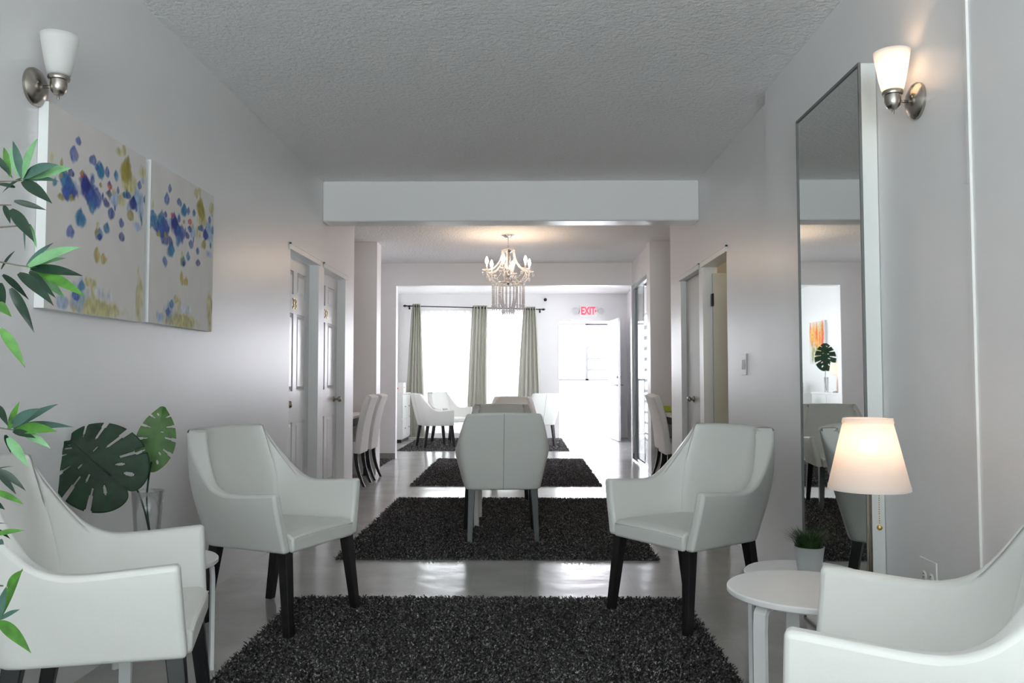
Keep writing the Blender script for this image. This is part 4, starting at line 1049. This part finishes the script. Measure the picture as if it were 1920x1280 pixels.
# ================================================================== CHESTS IN THE BACK ROOM
def chest(label, y0, y1, h, nd):
    root = thing('chest', label, 'chest', (BX + .15, (y0 + y1) / 2, 0), 0, 'white chests in the back room')
    w = y1 - y0
    bm = bmesh.new(); box(bm, -.145, .115, -w / 2, w / 2, .06, h - .03); link('carcass', bm, M['whitelac'], root, False)
    bm = bmesh.new(); box(bm, -.148, .135, -w / 2 - .01, w / 2 + .01, h - .03, h); o = link('top', bm, M['whitelac'], root, False); bevel(o, .005)
    for k in range(nd):
        a = -w / 2 + w * k / nd
        for z0, z1 in ((.08, h * .5 - .02), (h * .5 - .01, h - .04)):
            bm = bmesh.new(); box(bm, .1155, .128, a + .006, a + w / nd - .006, z0, z1); d = link('drawer', bm, M['whitelac'], root, False); bevel(d, .003)
            bm = bmesh.new(); ico(bm, (.14, a + w / nd / 2, (z0 + z1) / 2), .012, 1); link('knob', bm, M['nickel'], d)
    bm = bmesh.new(); box(bm, -.14, .10, -w / 2 + .02, w / 2 - .02, 0.0, .06); link('plinth', bm, M['espresso'], root, False)
chest('white chest in the far left corner carrying a white box', 14.88, 15.88, .90, 2)
chest('white chest with the shaded lamp, seen in the mirror', 12.75, 14.1, .93, 2)
t = thing('storage_box', 'small white box with a red mark on the corner chest', 'box', (BX + .20, 15.1, .9005))
bm = bmesh.new(); box(bm, -.08, .08, -.15, .15, 0, .19); o = link('carton', bm, M['plastic'], t, False); bevel(o, .004)
bm = bmesh.new()
for y_, x_, s in ((-.1505, 0, 0),): hexa(bm, [(-.07, y_, .10), (-.05, y_, .11), (-.01, y_, .085), (-.02, y_, .07)], [(-.07, y_ + .001, .10), (-.05, y_ + .001, .11), (-.01, y_ + .001, .085), (-.02, y_ + .001, .07)])
box(bm, .0801, .081, -.08, .0, .09, .11); link('red_mark', bm, M['red'], t, False)
t = thing('table_lamp', 'small lit lamp on the back room chest, seen in the mirror', 'lamp', (BX + .16, 13.25, .9305))
bm = bmesh.new(); lathe(bm, [(.07, 0), (.07, .02), (.012, .03), (.007, .30)], 24); link('base', bm, M['nickel'], t)
bm = bmesh.new(); lathe(bm, [(.125, .28), (.10, .48)], 40, caps=False); link('lamp_shade', bm, M['shade'], t)
bm = bmesh.new(); ico(bm, (0, 0, .36), .026, 2); link('bulb', bm, M['lampbulb'], t)
t = thing('monstera_sprig', 'single dark monstera leaf on the back room chest, seen in the mirror', 'plant', (BX + .19, 13.65, .95))
bm = monstera_leaf(.36, .15, SL, HO); bm.transform(frame_matrix((.0, .02, .43), (.02, -.02, .82), (.36, -.93, .05))); link('leaf', bm, M['monstera'], t)
bm = bmesh.new(); tube(bm, [(0, 0, .012), (.01, .02, .2), (0, .02, .44)], .005, 8); link('stalk', bm, M['monstera'], t)
t = thing('glass_vase', 'slim clear vase with one leaf on the back room chest', 'vase', (BX + .19, 13.65, .9305))
bm = bmesh.new(); lathe(bm, [(.03, 0), (.035, .25), (.033, .25), (.028, .012), (0, .012)], 32); link('vase_body', bm, M['vase'], t)

# ================================================================== LIGHT
w = bpy.data.worlds.new('daylight'); S.world = w; w.use_nodes = True
n, l = w.node_tree.nodes, w.node_tree.links
bg = n['Background']
tc = n.new('ShaderNodeTexCoord'); sp = n.new('ShaderNodeSeparateXYZ'); l.new(tc.outputs['Generated'], sp.inputs[0])
mr = n.new('ShaderNodeMapRange'); mr.inputs['From Min'].default_value = -.05; mr.inputs['From Max'].default_value = .5; l.new(sp.outputs['Y'], mr.inputs['Value'])
cr = n.new('ShaderNodeMix'); cr.data_type = 'RGBA'; l.new(mr.outputs[0], cr.inputs['Factor'])
FRONT_SKY, FRONT_GROUND, BACK_SKY, BACK_GROUND = (5.4, 5.95, 6.0), (18.8, 20.0, 20.5), (20.5, 20.1, 22.4), (27, 26.6, 28.6)
zr_ = n.new('ShaderNodeMapRange'); zr_.inputs['From Min'].default_value = -.06; zr_.inputs['From Max'].default_value = .03; l.new(sp.outputs['Z'], zr_.inputs['Value'])
def zmix(lo, hi):
    q = n.new('ShaderNodeMix'); q.data_type = 'RGBA'; q.inputs[6].default_value = (*lo, 1); q.inputs[7].default_value = (*hi, 1); l.new(zr_.outputs[0], q.inputs['Factor']); return q
l.new(zmix(FRONT_GROUND, FRONT_SKY).outputs[2], cr.inputs[6]); l.new(zmix(BACK_GROUND, BACK_SKY).outputs[2], cr.inputs[7])
l.new(cr.outputs[2], bg.inputs['Color']); bg.inputs['Strength'].default_value = 1.0
def portal(name, loc, rot, sx, sy):
    d = bpy.data.lights.new(name, 'AREA'); d.shape = 'RECTANGLE'; d.size = sx; d.size_y = sy; d.cycles.is_portal = True
    o = bpy.data.objects.new(name, d); COL.objects.link(o); o.location = loc; o.rotation_euler = rot
portal('portal_entrance', (-.125, -5.23, 1.22), (R(90), 0, 0), 2.65, 2.45)
portal('portal_window', ((W1[0] + W1[1]) / 2, 16.38, 1.28), (R(-90), 0, 0), 1.12, 2.36)
portal('portal_window_narrow', ((W2[0] + W2[1]) / 2, 16.38, 1.28), (R(-90), 0, 0), .84, 2.36)
portal('portal_exit', (1.18, 16.37, 1.15), (R(-90), 0, 0), .99, 2.29)
portal('portal_side', (XL - .18, -2.5, 1.575), (0, R(-90), 0), 1.45, 2.8)
portal('portal_louvre', (2.14, 13.475, 1.2), (0, R(90), 0), 2.1, 2.25)
# lamp in the small side room behind the open doorway
d = bpy.data.lights.new('side_room_lamp', 'POINT'); d.energy = 6; d.color = (1, .82, .55); d.shadow_soft_size = .08
o = bpy.data.objects.new('side_room_lamp', d); COL.objects.link(o); o.location = (2.3, 6.2, 2.6)
# ================================================================== CAMERA
cam = bpy.data.cameras.new('camera'); co = bpy.data.objects.new('camera', cam); COL.objects.link(co)
F, PITCH, YAW, ROLL = 1540.31, .0459, .0149, -.0006
cam.sensor_fit = 'HORIZONTAL'; cam.sensor_width = 36; cam.lens = F / 1920 * 36
cam.clip_start = .05; cam.clip_end = 200
cp, sp_, cy, sy = math.cos(PITCH), math.sin(PITCH), math.cos(YAW), math.sin(YAW)
fw = Vector((-sy * cp, cy * cp, sp_)); rt = Vector((cy, sy, 0)); up = rt.cross(fw)
c_, s_ = math.cos(ROLL), math.sin(ROLL)
r2, u2 = rt * c_ + up * s_, up * c_ - rt * s_
mw = Matrix((r2, u2, -fw)).transposed().to_4x4(); mw.translation = (0, 0, 1.15)
co.matrix_world = mw
S.camera = co

S.view_settings.view_transform = 'Standard'; S.view_settings.look = 'None'
S.view_settings.exposure = 0.0; S.view_settings.gamma = 1.0; S.view_settings.use_curve_mapping = False
S.cycles.max_bounces = 14; S.cycles.diffuse_bounces = 8; S.cycles.glossy_bounces = 5; S.cycles.transparent_max_bounces = 24; S.cycles.transmission_bounces = 8
S.cycles.caustics_reflective = False; S.cycles.caustics_refractive = False
S.cycles.sample_clamp_indirect = 12
